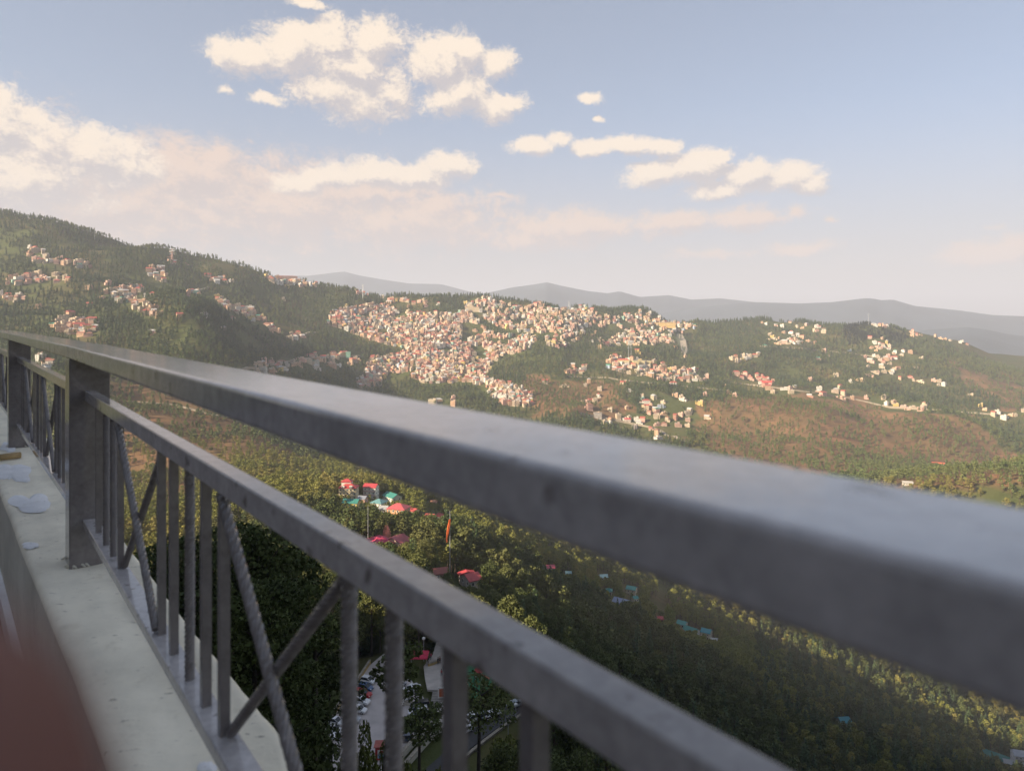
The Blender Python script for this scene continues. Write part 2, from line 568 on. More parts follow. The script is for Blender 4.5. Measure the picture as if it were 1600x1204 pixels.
ZP, ZU, ZR = -88.0, -86.4, -88.8
_pads = []
for px, py, z, rad in [(688, 1040, ZU, 9), (735, 1070, ZU, 13), (690, 1105, ZU - .9, 5), (600, 1090, ZP, 15), (560, 1140, ZP, 16), (630, 1150, ZP, 13), (590, 1050, ZP, 10), (622, 1112, ZP, 15), (648, 1120, ZP, 9),
                       (500, 1175, ZP, 12), (720, 1165, ZR, 9), (765, 1135, ZR, 8), (810, 1108, ZR, 7), (680, 1200, ZR, 9)]:
    p = plane(px, py, z)
    _pads.append((p.x, p.y, rad, z))

TH = np.concatenate([np.arange(-180, -50, 2.5), np.arange(-50, 50, 0.2), np.arange(50, 180.1, 2.5)])
TH = np.radians(TH)
RR = np.concatenate([np.geomspace(2.5, 110, 45)[:-1], np.linspace(110, 650, 110)[:-1], np.linspace(650, 3500, 205)[:-1], np.geomspace(3500, 30000, 28)])


def pchip(xk, yk, x):
    """monotone cubic interpolation"""
    h = np.diff(xk)
    d = np.diff(yk) / h
    m = np.zeros_like(yk)
    m[0], m[-1] = d[0], d[-1]
    same = d[:-1] * d[1:] > 0
    w1, w2 = 2 * h[1:] + h[:-1], h[1:] + 2 * h[:-1]
    hm = np.where(same, (w1 + w2) / np.where(same, w1 / np.where(d[:-1] == 0, 1, d[:-1]) + w2 / np.where(d[1:] == 0, 1, d[1:]), 1), 0)
    m[1:-1] = hm
    i = np.clip(np.searchsorted(xk, x) - 1, 0, len(h) - 1)
    t = np.clip((x - xk[i]) / h[i], 0, 1)
    return (1 + 2 * t) * (1 - t) ** 2 * yk[i] + t * (1 - t) ** 2 * h[i] * m[i] + t * t * (3 - 2 * t) * yk[i + 1] + t * t * (t - 1) * h[i] * m[i + 1]


ZG = np.zeros((len(TH), len(RR)))
for a, th in enumerate(TH):
    rk = [2.0, 10.0] + [np.interp(th, _th, _r[:, k]) for k in range(NK)] + [14000.0, 40000.0]
    zk = [-5.0, -13.0 if abs(th) < 1.3 else -3.0] + [np.interp(th, _th, _z[:, k]) for k in range(NK)] + [-420.0, -450.0]
    ZG[a] = pchip(np.array(rk), np.array(zk), RR)
GX, GY = np.sin(TH)[:, None] * RR[None], np.cos(TH)[:, None] * RR[None]
_s0, _s1 = np.searchsorted(TH, R(-49.9)), np.searchsorted(TH, R(49.9))
_kern = np.exp(-0.5 * (np.arange(-22, 23) / 7.5) ** 2)
_kern /= _kern.sum()
_pad = np.concatenate([np.repeat(ZG[_s0:_s0 + 1], 22, 0), ZG[_s0:_s1], np.repeat(ZG[_s1 - 1:_s1], 22, 0)])
ZG[_s0:_s1] = sum(_kern[k] * _pad[k:k + _s1 - _s0] for k in range(45))
far = np.clip((RR - 600) / 700, 0, 1)[None] * np.clip((5000 - RR) / 1500, 0, 1)[None]
near = np.clip((RR - 110) / 120, 0, 1)[None] * np.clip((900 - RR) / 300, 0, 1)[None]
rid = 1 - np.abs(2 * (fbm(GX / 330, GY / 330, 5, 3) + 0.5) - 1) * 2
ZG += far * ((rid - 0.45) * 30 + fbm(GX / 130, GY / 130, 9, 3) * 20 + fbm(GX / 45, GY / 45, 3, 2) * 5)
ZG += near * (fbm(GX / 70, GY / 70, 21, 3) * 7)
for (x, y, rad, z) in _pads:
    d = np.hypot(GX - x, GY - y)
    w = np.clip((rad + 6 - d) / 6, 0, 1)
    w = w * w * (3 - 2 * w)
    ZG = ZG * (1 - w) + z * w


def Hxy(x, y):
    th, r = np.arctan2(x, y), np.hypot(x, y)
    a = np.interp(th, TH, np.arange(len(TH)))
    b = np.interp(r, RR, np.arange(len(RR)))
    i, j = np.minimum(a.astype(int), len(TH) - 2), np.minimum(b.astype(int), len(RR) - 2)
    fa, fb = a - i, b - j
    return (ZG[i, j] * (1 - fa) + ZG[i + 1, j] * fa) * (1 - fb) + (ZG[i, j + 1] * (1 - fa) + ZG[i + 1, j + 1] * fa) * fb


def H1(x, y):
    return float(Hxy(np.array([x], float), np.array([y], float))[0])


_RS = np.geomspace(25, 6000, 900)


def ray(px, py, first=25.0):
    """where the line of sight of a photo point meets the ground (None for the sky)"""
    Y = _RS[_RS > first]
    for down in range(40):
        dx, dz = (px - 800) / FPX, (YH - py - down) / FPX
        d = dz * Y - Hxy(dx * Y, Y)
        k = np.where(d < 0)[0]
        if len(k) and Y[k[0]] < 4200:
            break
    k = k[0]
    if k > 0:
        t = d[k - 1] / (d[k - 1] - d[k])
        y = Y[k - 1] + (Y[k] - Y[k - 1]) * t
    else:
        y = Y[k]
    return Vector((dx * y, y, H1(dx * y, y)))


def rays(px, py, first=25.0):
    dx, dz = (px - 800) / FPX, (YH - py) / FPX
    Y = _RS[_RS > first]
    X = dx[:, None] * Y[None]
    d = dz[:, None] * Y[None] - Hxy(X, np.broadcast_to(Y, X.shape))
    neg = d < 0
    k = neg.argmax(1)
    ok = neg.any(1)
    k1 = np.maximum(k, 1)
    i = np.arange(len(px))
    t = d[i, k1 - 1] / (d[i, k1 - 1] - d[i, k1] + 1e-9)
    y = Y[k1 - 1] + (Y[k1] - Y[k1 - 1]) * np.clip(t, 0, 1)
    return dx * y, y, ok


def pix(x, y, z):
    return 800 + FPX * x / y, YH - FPX * z / y


def visible(x, y, z, margin=6.0):
    """True where nothing of the ground hides the point from the railing"""
    t = np.linspace(0.03, 0.985, 70)[None]
    X, Y, Z = x[:, None] * t, y[:, None] * t, z[:, None] * t
    return (Z - Hxy(X, Y) > -margin).all(1)


def inpoly(px, py, poly):
    r = np.zeros(px.shape, bool)
    n = len(poly)
    for i in range(n):
        (x0, y0), (x1, y1) = poly[i], poly[(i + 1) % n]
        c = ((y0 > py) != (y1 > py)) & (px < (x1 - x0) * (py - y0) / (y1 - y0 + 1e-12) + x0)
        r ^= c
    return r


# ground material: forest floor, dry grass and bare earth by attribute
gm, gt, gbs = principled('hillside_ground')
at = gt.new('ShaderNodeAttribute', attribute_name='dry')
geo = gt.new('ShaderNodeNewGeometry')
n1 = gt.noise(geo.outputs['Position'], 0.02, 5.0, 0.65)
n2 = gt.noise(geo.outputs['Position'], 0.16, 5.0, 0.65)
n3 = gt.noise(geo.outputs['Position'], 1.1, 4.0, 0.65)
green = gt.mix(n2, rgb(.050, .066, .022), rgb(.125, .140, .050))
green = gt.mix(gt.smooth(n1, .5, .72), green, rgb(.115, .105, .045))
dry = gt.mix(n2, rgb(.13, .080, .040), rgb(.27, .165, .085))
dry = gt.mix(gt.smooth(n1, .45, .7), dry, rgb(.30, .16, .085))
gc_ = gt.mix(at.outputs['Fac'], green, dry)
gc_ = gt.mix(0.5, gc_, gt.mix(n3, rgb(.35, .35, .35), rgb(1, 1, 1)), 'MULTIPLY')
gt.put(gbs.inputs['Base Color'], gc_)
gbs.inputs['Roughness'].default_value = 0.95
gbs.inputs['Specular IOR Level'].default_value = 0.1
bn = gt.new('ShaderNodeBump')
bn.inputs['Strength'].default_value = 0.7
bn.inputs['Distance'].default_value = 1.2
gt.put(bn.inputs['Height'], n2)
gt.l.new(bn.outputs[0], gbs.inputs['Normal'])

nt, nr = ZG.shape
ii, jj = np.meshgrid(np.arange(nt - 1), np.arange(nr - 1), indexing='ij')
quads = np.stack([ii * nr + jj, (ii) * nr + jj + 1, (ii + 1) * nr + jj + 1, (ii + 1) * nr + jj], -1).reshape(-1, 4)[:, ::-1]
# wind so that normals face up
gv = np.stack([GX, GY, ZG], -1).reshape(-1, 3)
a_, b_, c_ = gv[quads[1000, 0]], gv[quads[1000, 1]], gv[quads[1000, 2]]
if np.cross(b_ - a_, c_ - a_)[2] < 0:
    quads = quads[:, ::-1]
tm = np_mesh('hillside', gv, quads)
tm.polygons.foreach_set('use_smooth', np.ones(len(quads), bool))
DRY_POLYS = [
    [(1095, 640), (1150, 618), (1260, 612), (1330, 625), (1400, 640), (1500, 640), (1560, 690), (1600, 730), (1600, 760), (1400, 760), (1200, 740), (1110, 700)],
    [(170, 590), (260, 610), (330, 640), (420, 680), (470, 710), (520, 745), (440, 770), (400, 800), (170, 830)],
    [(820, 580), (900, 590), (960, 600), (1000, 640), (960, 660), (860, 650), (800, 625)],
    [(840, 845), (900, 870), (1000, 900), (1120, 950), (1230, 1000), (1300, 1080), (1190, 1060), (1080, 1000), (940, 925), (850, 865)],
    [(1480, 560), (1600, 600), (1600, 650), (1520, 610)],
]


def dryness(x, y, z):
    yy = np.maximum(y, 5)
    px, py = pix(x, yy, z)
    d = np.zeros(px.shape)
    for k, poly in enumerate(DRY_POLYS):
        rr = np.hypot(x, y)
        lim = (rr > 450) & (rr < 950) if k == 3 else (rr > 700)
        d = np.where(inpoly(px + fbm(x / 60, y / 60, 31, 3) * 60, py + fbm(x / 60, y / 60, 41, 3) * 25, poly) & lim & (y > 5), 0.45 if k == 3 else 1.0, d)
    return d


dr = dryness(gv[:, 0], gv[:, 1], gv[:, 2])
dr = np.clip(dr * 0.85 + np.clip(fbm(gv[:, 0] / 90, gv[:, 1] / 90, 77, 3) * 1.2, 0, 0.22), 0, 1)
da = tm.attributes.new('dry', 'FLOAT', 'POINT')
da.data.foreach_set('value', dr.astype(np.float32))
tag(ob('terrain', tm, gm), kind='structure')

# ---------------------------------------------------------------- far mountains
mm = mat_plain('far_mountain', (.042, .058, .072), 0.95, 0.35, 0.002, coords='Object')  # blue of the air in between mixed into the slope colour


def mountain(name, D, prof, depth, foot):
    """a range of hills: crest from the skyline, spurs running down towards the valley"""
    xs = np.linspace(prof[0][0], prof[-1][0], 170)
    ys = np.interp(xs, [p[0] for p in prof], [p[1] for p in prof])
    thx = (xs - 800) / FPX
    rows = 26
    v = []
    for k in range(rows):
        s = k / (rows - 1)          # 0 foot ... crest at .6 ... 1 back foot
        f = s / 0.6 if s < 0.6 else (1 - s) / 0.4
        Yd = D + (s - 0.6) * depth
        zc = -(ys - YH) / FPX * D
        X = thx * Yd
        spur = fbm(X / 900 + 3, np.full_like(X, Yd / 2600), 51, 4)
        fall = f ** (0.85 - 0.9 * spur)
        z = foot + (zc - foot) * np.clip(fall, 0, 1)
        z = z + (fbm(X / 350, np.full_like(X, Yd / 500), 61, 3) * 55 * (1 - f ** 6))
        v.append(np.stack([X, np.full_like(X, Yd), z], -1))
    v = np.concatenate(v)
    n = len(xs)
    i, j = np.meshgrid(np.arange(rows - 1), np.arange(n - 1), indexing='ij')
    q = np.stack([i * n + j, i * n + j + 1, (i + 1) * n + j + 1, (i + 1) * n + j], -1).reshape(-1, 4)
    me = np_mesh(name, v, q)
    me.polygons.foreach_set('use_smooth', np.ones(len(q), bool))
    return tag(ob(name, me, mm), kind='structure')


mountain('mountain', 6500, [(1150, 575), (1300, 548), (1400, 525), (1450, 515), (1512, 511), (1542, 515), (1575, 522), (1600, 525), (1750, 540), (2000, 530)], 3000, -450)
mountain('mountain', 9000, [(980, 500), (1090, 480), (1180, 472), (1250, 474), (1300, 472), (1350, 466), (1362, 466), (1378, 469), (1395, 468), (1430, 478), (1500, 485), (1550, 492), (1600, 494), (1800, 500), (2100, 480)], 4000, -450)
mountain('mountain', 10500, [(560, 500), (700, 470), (750, 460), (800, 449), (830, 445), (855, 441), (880, 447), (920, 455), (950, 458), (968, 455), (1000, 464), (1045, 461), (1080, 468), (1125, 466), (1180, 472), (1300, 490), (1450, 510)], 4500, -450)
mountain('mountain', 12500, [(-300, 420), (200, 425), (420, 430), (480, 431), (505, 428), (530, 425), (537, 424), (560, 430), (600, 437), (640, 443), (690, 444), (720, 452), (760, 462), (860, 480), (1000, 500)], 5000, -450)

# ---------------------------------------------------------------- terrace: building, parapet, railing
U = Vector((-852, 1110, 0)).normalized()       # along the railing
N = Vector((U.y, -U.x, 0))                     # outwards, over the valley


def rp(t, a, z):
    return U * t + N * a + Vector((0, 0, z))


# grey metal paint, weathered and grimy
def mat_railpaint(name, c, grime, rough=0.38):
    m, t, b = principled(name)
    tcn = t.new('ShaderNodeTexCoord')
    v = tcn.outputs['Object']
    nz = t.noise(v, 13.0, 7.0, 0.7)
    fine = t.noise(v, 70.0, 5.0, 0.7)
    spots = t.noise(v, 34.0, 3.0, 0.5)
    f = t.math('ADD', t.math('MULTIPLY', nz, 0.6), t.math('MULTIPLY', fine, 0.4))
    col = t.ramp(f, [(0.36, rgb(*[k * .74 for k in c])), (0.5, rgb(*c)), (0.66, rgb(*[min(1, k * 1.3) for k in c]))])
    col = t.mix(t.math('MULTIPLY', t.smooth(spots, .62, .74), grime), col, rgb(.10, .085, .075))
    t.put(b.inputs['Base Color'], col)
    t.put(b.inputs['Roughness'], t.ramp(f, [(0.35, rgb(rough + .2, 0, 0)), (0.65, rgb(rough - .06, 0, 0))]))
    bn = t.new('ShaderNodeBump')
    bn.inputs['Strength'].default_value = 0.25
    bn.inputs['Distance'].default_value = 0.002
    t.put(bn.inputs['Height'], f)
    t.l.new(bn.outputs[0], b.inputs['Normal'])
    return m


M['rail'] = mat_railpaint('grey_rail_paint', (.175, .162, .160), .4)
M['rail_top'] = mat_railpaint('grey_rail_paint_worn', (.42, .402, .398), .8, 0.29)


def plaster(name, c):
    m, t, b = principled(name)
    tcn = t.new('ShaderNodeTexCoord')
    v = tcn.outputs['Object']
    n1 = t.noise(v, 4.0, 6.0, 0.6)
    n2 = t.noise(v, 26.0, 5.0, 0.65)
    st = t.noise(t.vmath('MULTIPLY', v, (30, 70, 30)), 1.0, 5.0, 0.65)
    col = t.ramp(n1, [(0.32, rgb(*[k * .80 for k in c])), (0.55, rgb(*c)), (0.75, rgb(*[min(1, k * 1.10) for k in c]))])
    col = t.mix(t.math('MULTIPLY', t.smooth(n2, .55, .8), .35), col, rgb(c[0] * .50, c[1] * .46, c[2] * .38))
    col = t.mix(t.math('MULTIPLY', t.smooth(st, .62, .72), .75), col, rgb(.16, .14, .11))
    t.put(b.inputs['Base Color'], col)
    b.inputs['Roughness'].default_value = 0.9
    bn = t.new('ShaderNodeBump')
    bn.inputs['Strength'].default_value = 0.5
    bn.inputs['Distance'].default_value = 0.004
    t.put(bn.inputs['Height'], t.math('ADD', n2, t.math('MULTIPLY', st, .5)))
    t.l.new(bn.outputs[0], b.inputs['Normal'])
    return m


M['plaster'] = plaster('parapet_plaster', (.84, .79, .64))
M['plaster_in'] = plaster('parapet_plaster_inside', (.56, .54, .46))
M['patch'] = plaster('white_patch_paint', (.80, .81, .82))
M['floor'] = mat_plain('terrace_floor_tile', (.11, .075, .055), 0.6, 0.3, 6.0)

# -- parapet: coping edges read off the place, near edge and far edge
ZT = -0.705


def cop(px, py):
    return plane(px, py, ZT)


near_e = [cop(0, 765), cop(37, 860), cop(72, 945), cop(111, 1035), cop(175, 1204)]
far_e = [cop(198, 847), cop(302, 978), cop(386, 1079), cop(430, 1130)]
d0 = (near_e[0] - near_e[2]).normalized()
far_end = near_e[0] + d0 * 6.0
near_e = [far_end, near_e[0] + d0 * 2.0] + near_e + [rp(0.6, .184, ZT), rp(-3.0, .186, ZT)]
far_e = [rp(9.6, 0.30, ZT), rp(5.2, 0.385, ZT), rp(3.4, .398, ZT)] + far_e + [cop(449, 1152), cop(457, 1180), cop(464, 1215), rp(.5, .405, ZT), rp(-3.0, .405, ZT)]


def along(line, n):
    """n points spread evenly along a polyline, ordered by distance along the railing"""
    t = np.array([p.dot(U) for p in line])
    a = np.array([p.dot(N) for p in line])
    o = np.argsort(t)
    return t[o], a[o]


tn, an = along(near_e, 0)
tf, af = along(far_e, 0)
ts = np.concatenate([np.linspace(-3.0, 0.4, 20)[:-1], np.linspace(0.4, 3.4, 260)[:-1], np.linspace(3.4, 8.4, 90)])
prof = []
AN, AF = np.interp(ts, tn, an), np.interp(ts, tf, af)
wob = lambda k, s: (fbm(ts / s, np.full_like(ts, k * 3.1), 90 + k, 3))
rowsA = [(AN, np.full_like(ts, -1.9)), (AN + .004 * wob(1, .3), np.full_like(ts, ZT - .02)), (AN + .003 + .008 * wob(1, .12), np.full_like(ts, ZT - .006)), (AN + .012 + .008 * wob(2, .10), np.full_like(ts, ZT) + .002 * wob(3, .1))]
for s in np.linspace(0.1, 0.9, 14):
    rowsA.append((AN * (1 - s) + AF * s, ZT + .006 * wob(4 + int(s * 10), .12) + .004 * wob(20 + int(s * 30), .03)))
rowsA += [(AF - .012 + .008 * wob(5, .06), ZT + .002 * wob(6, .05)), (AF + .007 * wob(7, .05), np.full_like(ts, ZT - .012)), (AF + .004, np.full_like(ts, ZT - .05)), (AF + .002, np.full_like(ts, -6.5))]
pv = np.stack([np.stack([U.x * ts + N.x * a, U.y * ts + N.y * a, z], -1) for a, z in rowsA])
nr_, nc_ = pv.shape[:2]
i, j = np.meshgrid(np.arange(nr_ - 1), np.arange(nc_ - 1), indexing='ij')
pq = np.stack([i * nc_ + j, (i + 1) * nc_ + j, (i + 1) * nc_ + j + 1, i * nc_ + j + 1], -1).reshape(-1, 4)
pm = np_mesh('parapet', pv.reshape(-1, 3), pq)
pm.polygons.foreach_set('use_smooth', np.ones(len(pq), bool))
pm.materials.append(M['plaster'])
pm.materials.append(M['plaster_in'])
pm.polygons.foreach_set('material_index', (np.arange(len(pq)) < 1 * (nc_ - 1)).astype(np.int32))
parapet = thing('parapet_wall', (0, 0, 0), 'low pale plastered parapet wall under the grey railing', 'wall')
ob('wall_body', pm, None, parapet)


def blotch(name, cx, cy, rx, ry, seed, label):
    """a splash of white paint or filler on top of the coping, a couple of millimetres thick"""
    r = random.Random(seed)
    n = 40
    c = cop(cx, cy)
    ex = cop(cx + rx, cy) - c
    ey = cop(cx, cy + ry) - c
    ring = []
    for k in range(n):
        q = 2 * math.pi * k / n
        m = 1 + .85 * float(fbm(np.array([math.cos(q) * .9 + seed * 7.1]), np.array([math.sin(q) * .9]), 7, 3)[0]) * 2
        ring.append(c + ex * math.cos(q) * m + ey * math.sin(q) * m)
    v = [p + Vector((0, 0, .0015)) for p in ring] + [p.lerp(c, .1) + Vector((0, 0, .0040)) for p in ring] + [c + Vector((0, 0, .0043))]
    f = [(k, (k + 1) % n, n + (k + 1) % n, n + k) for k in range(n)] + [(n + k, n + (k + 1) % n, 2 * n) for k in range(n)]
    me = bpy.data.meshes.new(name)
    me.from_pydata(v, [], f)
    me.polygons.foreach_set('use_smooth', [True] * len(f))
    tag(ob(name, me, M['patch'], parapet), label)


blotch('paint_patch', 46, 784, 28, 14, 1, 'white paint patch on the coping before the second post')
blotch('paint_patch', 18, 741, 34, 19, 2, 'large white paint patch beside the cigarette stub')
blotch('paint_patch', 14, 700, 12, 7, 5, 'white paint patch at the foot of the far post')
blotch('paint_patch', 48, 853, 13, 4, 3, 'small white paint smear on the coping edge')
blotch('paint_patch', 325, 1198, 18, 9, 4, 'white paint patch near the bottom of the picture')
# skirting strip where the inside of the parapet meets the floor
FZ = -1.10
sk = MB()
for q in range(len(ts) - 1):
    if q % 6 == 0 and q + 6 < len(ts):
        t0, t1 = ts[q], ts[q + 6]
        a0, a1 = AN[q] - .001, AN[q + 6] - .001
        p = [rp(t0, a0 - .022, FZ), rp(t0, a0, FZ), rp(t1, a1, FZ), rp(t1, a1 - .022, FZ)]
        sk.hexa(p + [k + Vector((0, 0, .075)) for k in p])
tag(ob('skirting', sk.mesh('skirting'), M['patch'], parapet))

# -- terrace floor and an unseen building, sized and set to shade the railing
fl = MB()
A0, A1 = -4.5, .150
p = [rp(-6, A0, FZ - .2), rp(-6, A1, FZ - .2), rp(9, A1, FZ - .2), rp(9, A0, FZ - .2)]
fl.hexa(p + [k + Vector((0, 0, .2)) for k in p])
tag(ob('terrace_floor', fl.mesh('terrace_floor'), M['floor']), kind='structure')
hotel = thing('unseen_building', (0, 0, 0), 'unseen plastered building behind the terrace that shades the railing', 'building')
M['hotel'] = mat_plain('hotel_wall', (.26, .24, .21), 0.9, 0.12, 0.8)


def frame_box(mb, t0, t1, a0, a1, z0, z1):
    p = [rp(t0, a0, z0), rp(t0, a1, z0), rp(t1, a1, z0), rp(t1, a0, z0)]
    q = [k.copy() for k in p]
    for k in q:
        k.z = z1
    mb.hexa(p[::-1] + q[::-1])


hw = MB()
openings = [(-4.5, -3.0), (-1.6, -.1), (1.3, 2.8), (4.2, 5.7), (7.1, 8.6)]
edges = [-7.0] + [e for o in openings for e in o] + [11.0]
for k in range(0, len(edges), 2):
    frame_box(hw, edges[k], edges[k + 1], -11, -4.5, -6.0, 2.7)
for o in openings:
    for z0, z1 in [(-6, FZ + .02), (FZ + 2.2, 2.7)]:
        frame_box(hw, o[0], o[1], -11, -4.503, z0, z1)
ob('wall', hw.mesh('hotel_wall'), M['hotel'], hotel)
for o in openings:
    for z0, z1 in [(FZ + .02, FZ + 2.2)]:
        g = MB()
        frame_box(g, o[0], o[1], -4.75, -4.7, z0, z1)
        w = ob('window', g.mesh('hotel_window'), M['glass'], hotel)
        fr = MB()
        for t0, t1, za, zb in [(o[0], o[0] + .07, z0, z1), (o[1] - .07, o[1], z0, z1), (o[0] + .07, o[1] - .07, z0, z0 + .07), (o[0] + .07, o[1] - .07, z1 - .07, z1), ((o[0] + o[1]) / 2 - .03, (o[0] + o[1]) / 2 + .03, z0 + .07, z1 - .07)]:
            frame_box(fr, t0, t1, -4.7, -4.64, za, zb)
        ob('frame', fr.mesh('hotel_window_frame'), M['white'], w)
hr = MB()
frame_box(hr, -7.4, 11.4, -11.4, -4.2, 2.703, 2.9)
ob('roof', hr.mesh('hotel_roof'), M['concrete'], hotel)

# -- railing: three bays of the same make, slightly turned at the posts
railing = thing('railing', rp(2.4, .28, ZT), 'grey painted metal railing with crossed bars on the terrace parapet', 'railing')
RB0 = railing.location.copy()
RH, RT, RW = .0735, .0370, .100          # eye above the top of the hand rail, its thickness and width
POST = .102


class Bay:
    """local frame of one bay: x along, y across (outwards), z up from the eye"""
    def __init__(s, a, b):
        s.a, s.b = a, b
        s.d = (b - a).normalized()
        s.n = Vector((s.d.y, -s.d.x, 0))
        s.L = (b - a).length

    def p(s, x, y, z):
        return s.a + s.d * x + s.n * y + Vector((0, 0, z)) - RB0


post1 = rp(2.408, .281, 0)
post2 = plane(27, 698, -.705)
post2 = rp(2.408 + 2.42, .232, 0)
post0 = rp(2.408 - 2.56, .281, 0)
post3 = post2 + (post2 - post1).normalized() * 2.5 - N * .02
bays = [Bay(post1, post0), Bay(post2, post1), Bay(post3, post2)]


def beam(bay, x0, x1, y0, y1, z0, z1, name, mat, bw=.004):
    mb = MB()
    n = 24
    for k in range(n):
        pass
    p = [bay.p(x0, y0, z0), bay.p(x1, y0, z0), bay.p(x1, y1, z0), bay.p(x0, y1, z0)]
    q = [bay.p(x0, y0, z1), bay.p(x1, y0, z1), bay.p(x1, y1, z1), bay.p(x0, y1, z1)]
    mb.hexa(p + q)
    o = ob(name, mb.mesh(name), mat, railing)
    bevel(o, bw, 3)
    return o


def bar_mesh(name, L, w, twist, sides=4):
    """square bar along +z; twist in turns per metre"""
    n = max(2, int(L * (abs(twist) * 14 if twist else 2)))
    v, f = [], []
    for i in range(n + 1):
        z = L * i / n
        q0 = 2 * math.pi * twist * z + math.pi / 4
        for k in range(sides):
            q = q0 + k * 2 * math.pi / sides
            rad = w * (.7071 if sides == 4 else (.572 if k % 2 == 0 else .556))
            v.append((rad * math.cos(q), rad * math.sin(q), z))
    S = sides
    for i in range(n):
        for k in range(S):
            f.append((i * S + k, i * S + (k + 1) % S, i * S + S + (k + 1) % S, i * S + S + k))
    f += [tuple(range(S - 1, -1, -1)), tuple(n * S + k for k in range(S))]
    me = bpy.data.meshes.new(name)
    me.from_pydata(v, [], f)
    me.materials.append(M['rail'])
    return me


ZM0, ZM1 = -.2320, -.2020                 # middle rail
ZB0, ZB1 = -.5920, -.5700                 # bottom rail
BL = ZM0 - ZB1
bar_plain = bar_mesh('baluster', BL, .0135, 0)
bar_twist = bar_mesh('twisted_baluster', BL, .0140, 16, 8)
DX = .40
cross_me = bar_mesh('cross_bar', math.hypot(DX, BL - .012), .0135, 9, 8)


def put_bar(name, me, bay, x, y, z, lean=0.0):
    o = ob(name, me, None, railing)
    o.location = bay.p(x, y, z)
    ang_ = math.atan2(bay.d.y, bay.d.x)
    o.rotation_euler = (Matrix.Rotation(ang_, 3, 'Z') @ Matrix.Rotation(lean, 3, 'Y')).to_euler()
    return o


def posto(p, bay):
    mb = MB()
    h = POST / 2
    q = [bay.p((p - bay.a).dot(bay.d) - h, -h, ZT - .004), bay.p((p - bay.a).dot(bay.d) + h, -h, ZT - .004), bay.p((p - bay.a).dot(bay.d) + h, h, ZT - .004), bay.p((p - bay.a).dot(bay.d) - h, h, ZT - .004)]
    mb.hexa(q + [k + Vector((0, 0, -RH - RT + .001 - ZT + .004)) for k in q])
    o = ob('post', mb.mesh('post'), M['rail'], railing)
    bevel(o, .003, 2)
    # weld and mortar at the foot
    g = MB()
    c = p - RB0
    for k in range(9):
        r = random.Random(k + int(p.x * 90))
        ed = r.choice([0, 1, 2, 3])
        s = r.uniform(-h, h)
        off = [(-h, s), (h, s), (s, -h), (s, h)][ed]
        q = bay.p((p - bay.a).dot(bay.d) + off[0], off[1], ZT + .002)
        g.tube([q + Vector((-.012, 0, 0)), q + Vector((0, .004, .006)), q + Vector((.012, 0, 0))], [.002, .0045, .002], 6)
    tag(ob('mortar', g.mesh('mortar'), M['plaster_in'], o), kind='stuff')
    return o


posto(post1, bays[0])
posto(post0, bays[0])
posto(post2, bays[1])
posto(post3, bays[2])
for k, b in enumerate(bays):
    # the hand rail runs over the posts, the others between them
    e0 = 0.0 if k == 2 else 0.0
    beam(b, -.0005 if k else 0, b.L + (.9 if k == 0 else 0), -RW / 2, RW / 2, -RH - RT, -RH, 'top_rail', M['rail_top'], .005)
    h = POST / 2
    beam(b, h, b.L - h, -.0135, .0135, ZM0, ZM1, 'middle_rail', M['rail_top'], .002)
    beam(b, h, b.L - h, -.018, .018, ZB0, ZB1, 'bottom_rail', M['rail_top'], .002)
    # bars: 4, cross, 5, cross, 5, cross, 4 measured from the far post of each bay
    x = .0
    groups = [[.218, .350, .459, .559], [.995, 1.091, 1.201, 1.297, 1.390], [1.794, 1.881, 1.974, 2.065, 2.160]]
    if k:
        groups = [[.160, .262, .364, .462], [.872, .972, 1.072, 1.172, 1.272], [1.69, 1.79, 1.89, 1.99, 2.09, 2.19, 2.29]]
    for gi, g in enumerate(groups):
        for bi, x in enumerate(g):
            tw = (gi == 0 and bi in (1, 2)) or (gi == 1 and bi == 2) or (gi == 2 and bi in (0, 1))
            if x < b.L - h - .02:
                o = put_bar('twisted_baluster' if tw else 'baluster', bar_twist if tw else bar_plain, b, x, 0, ZB1)
    for g0, g1 in zip(groups[:-1], groups[1:]):
        xa, xb = g0[-1] + .012, g1[0] - .012
        lean = math.atan2(xb - xa, BL - .012)
        sc_ = math.hypot(xb - xa, BL - .012) / math.hypot(DX, BL - .012)
        for y, xs_, ln in [(-.0065, xa, lean), (.0065, xb, -lean)]:
            o = put_bar('cross_bar', cross_me, b, xs_, y, ZB1 + .006, ln)
            o.scale = (1, 1, sc_)

# cigarette stub on the coping
st = MB()
c = cop(15, 718)
ax = (cop(28, 717) - cop(3, 720)).normalized()
st.tube([c - ax * .045 + Vector((0, 0, .018)), c + ax * .040 + Vector((0, 0, .018))], .016, 14)
st.tube([c + ax * .0402 + Vector((0, 0, .018)), c + ax * .048 + Vector((0, 0, .018))], [.016, .0145], 14, cap=True)
tag(ob('cork_stub', st.mesh('cork_stub', True), mat_plain('cork', (.36, .26, .13), 0.8, 0.2, 60)), 'tan cork-like stub lying on the parapet by the far post', 'stub')
bpy.data.objects['cork_stub'].data.polygons.foreach_set('use_smooth', [len(p.vertices) == 4 for p in bpy.data.objects['cork_stub'].data.polygons])


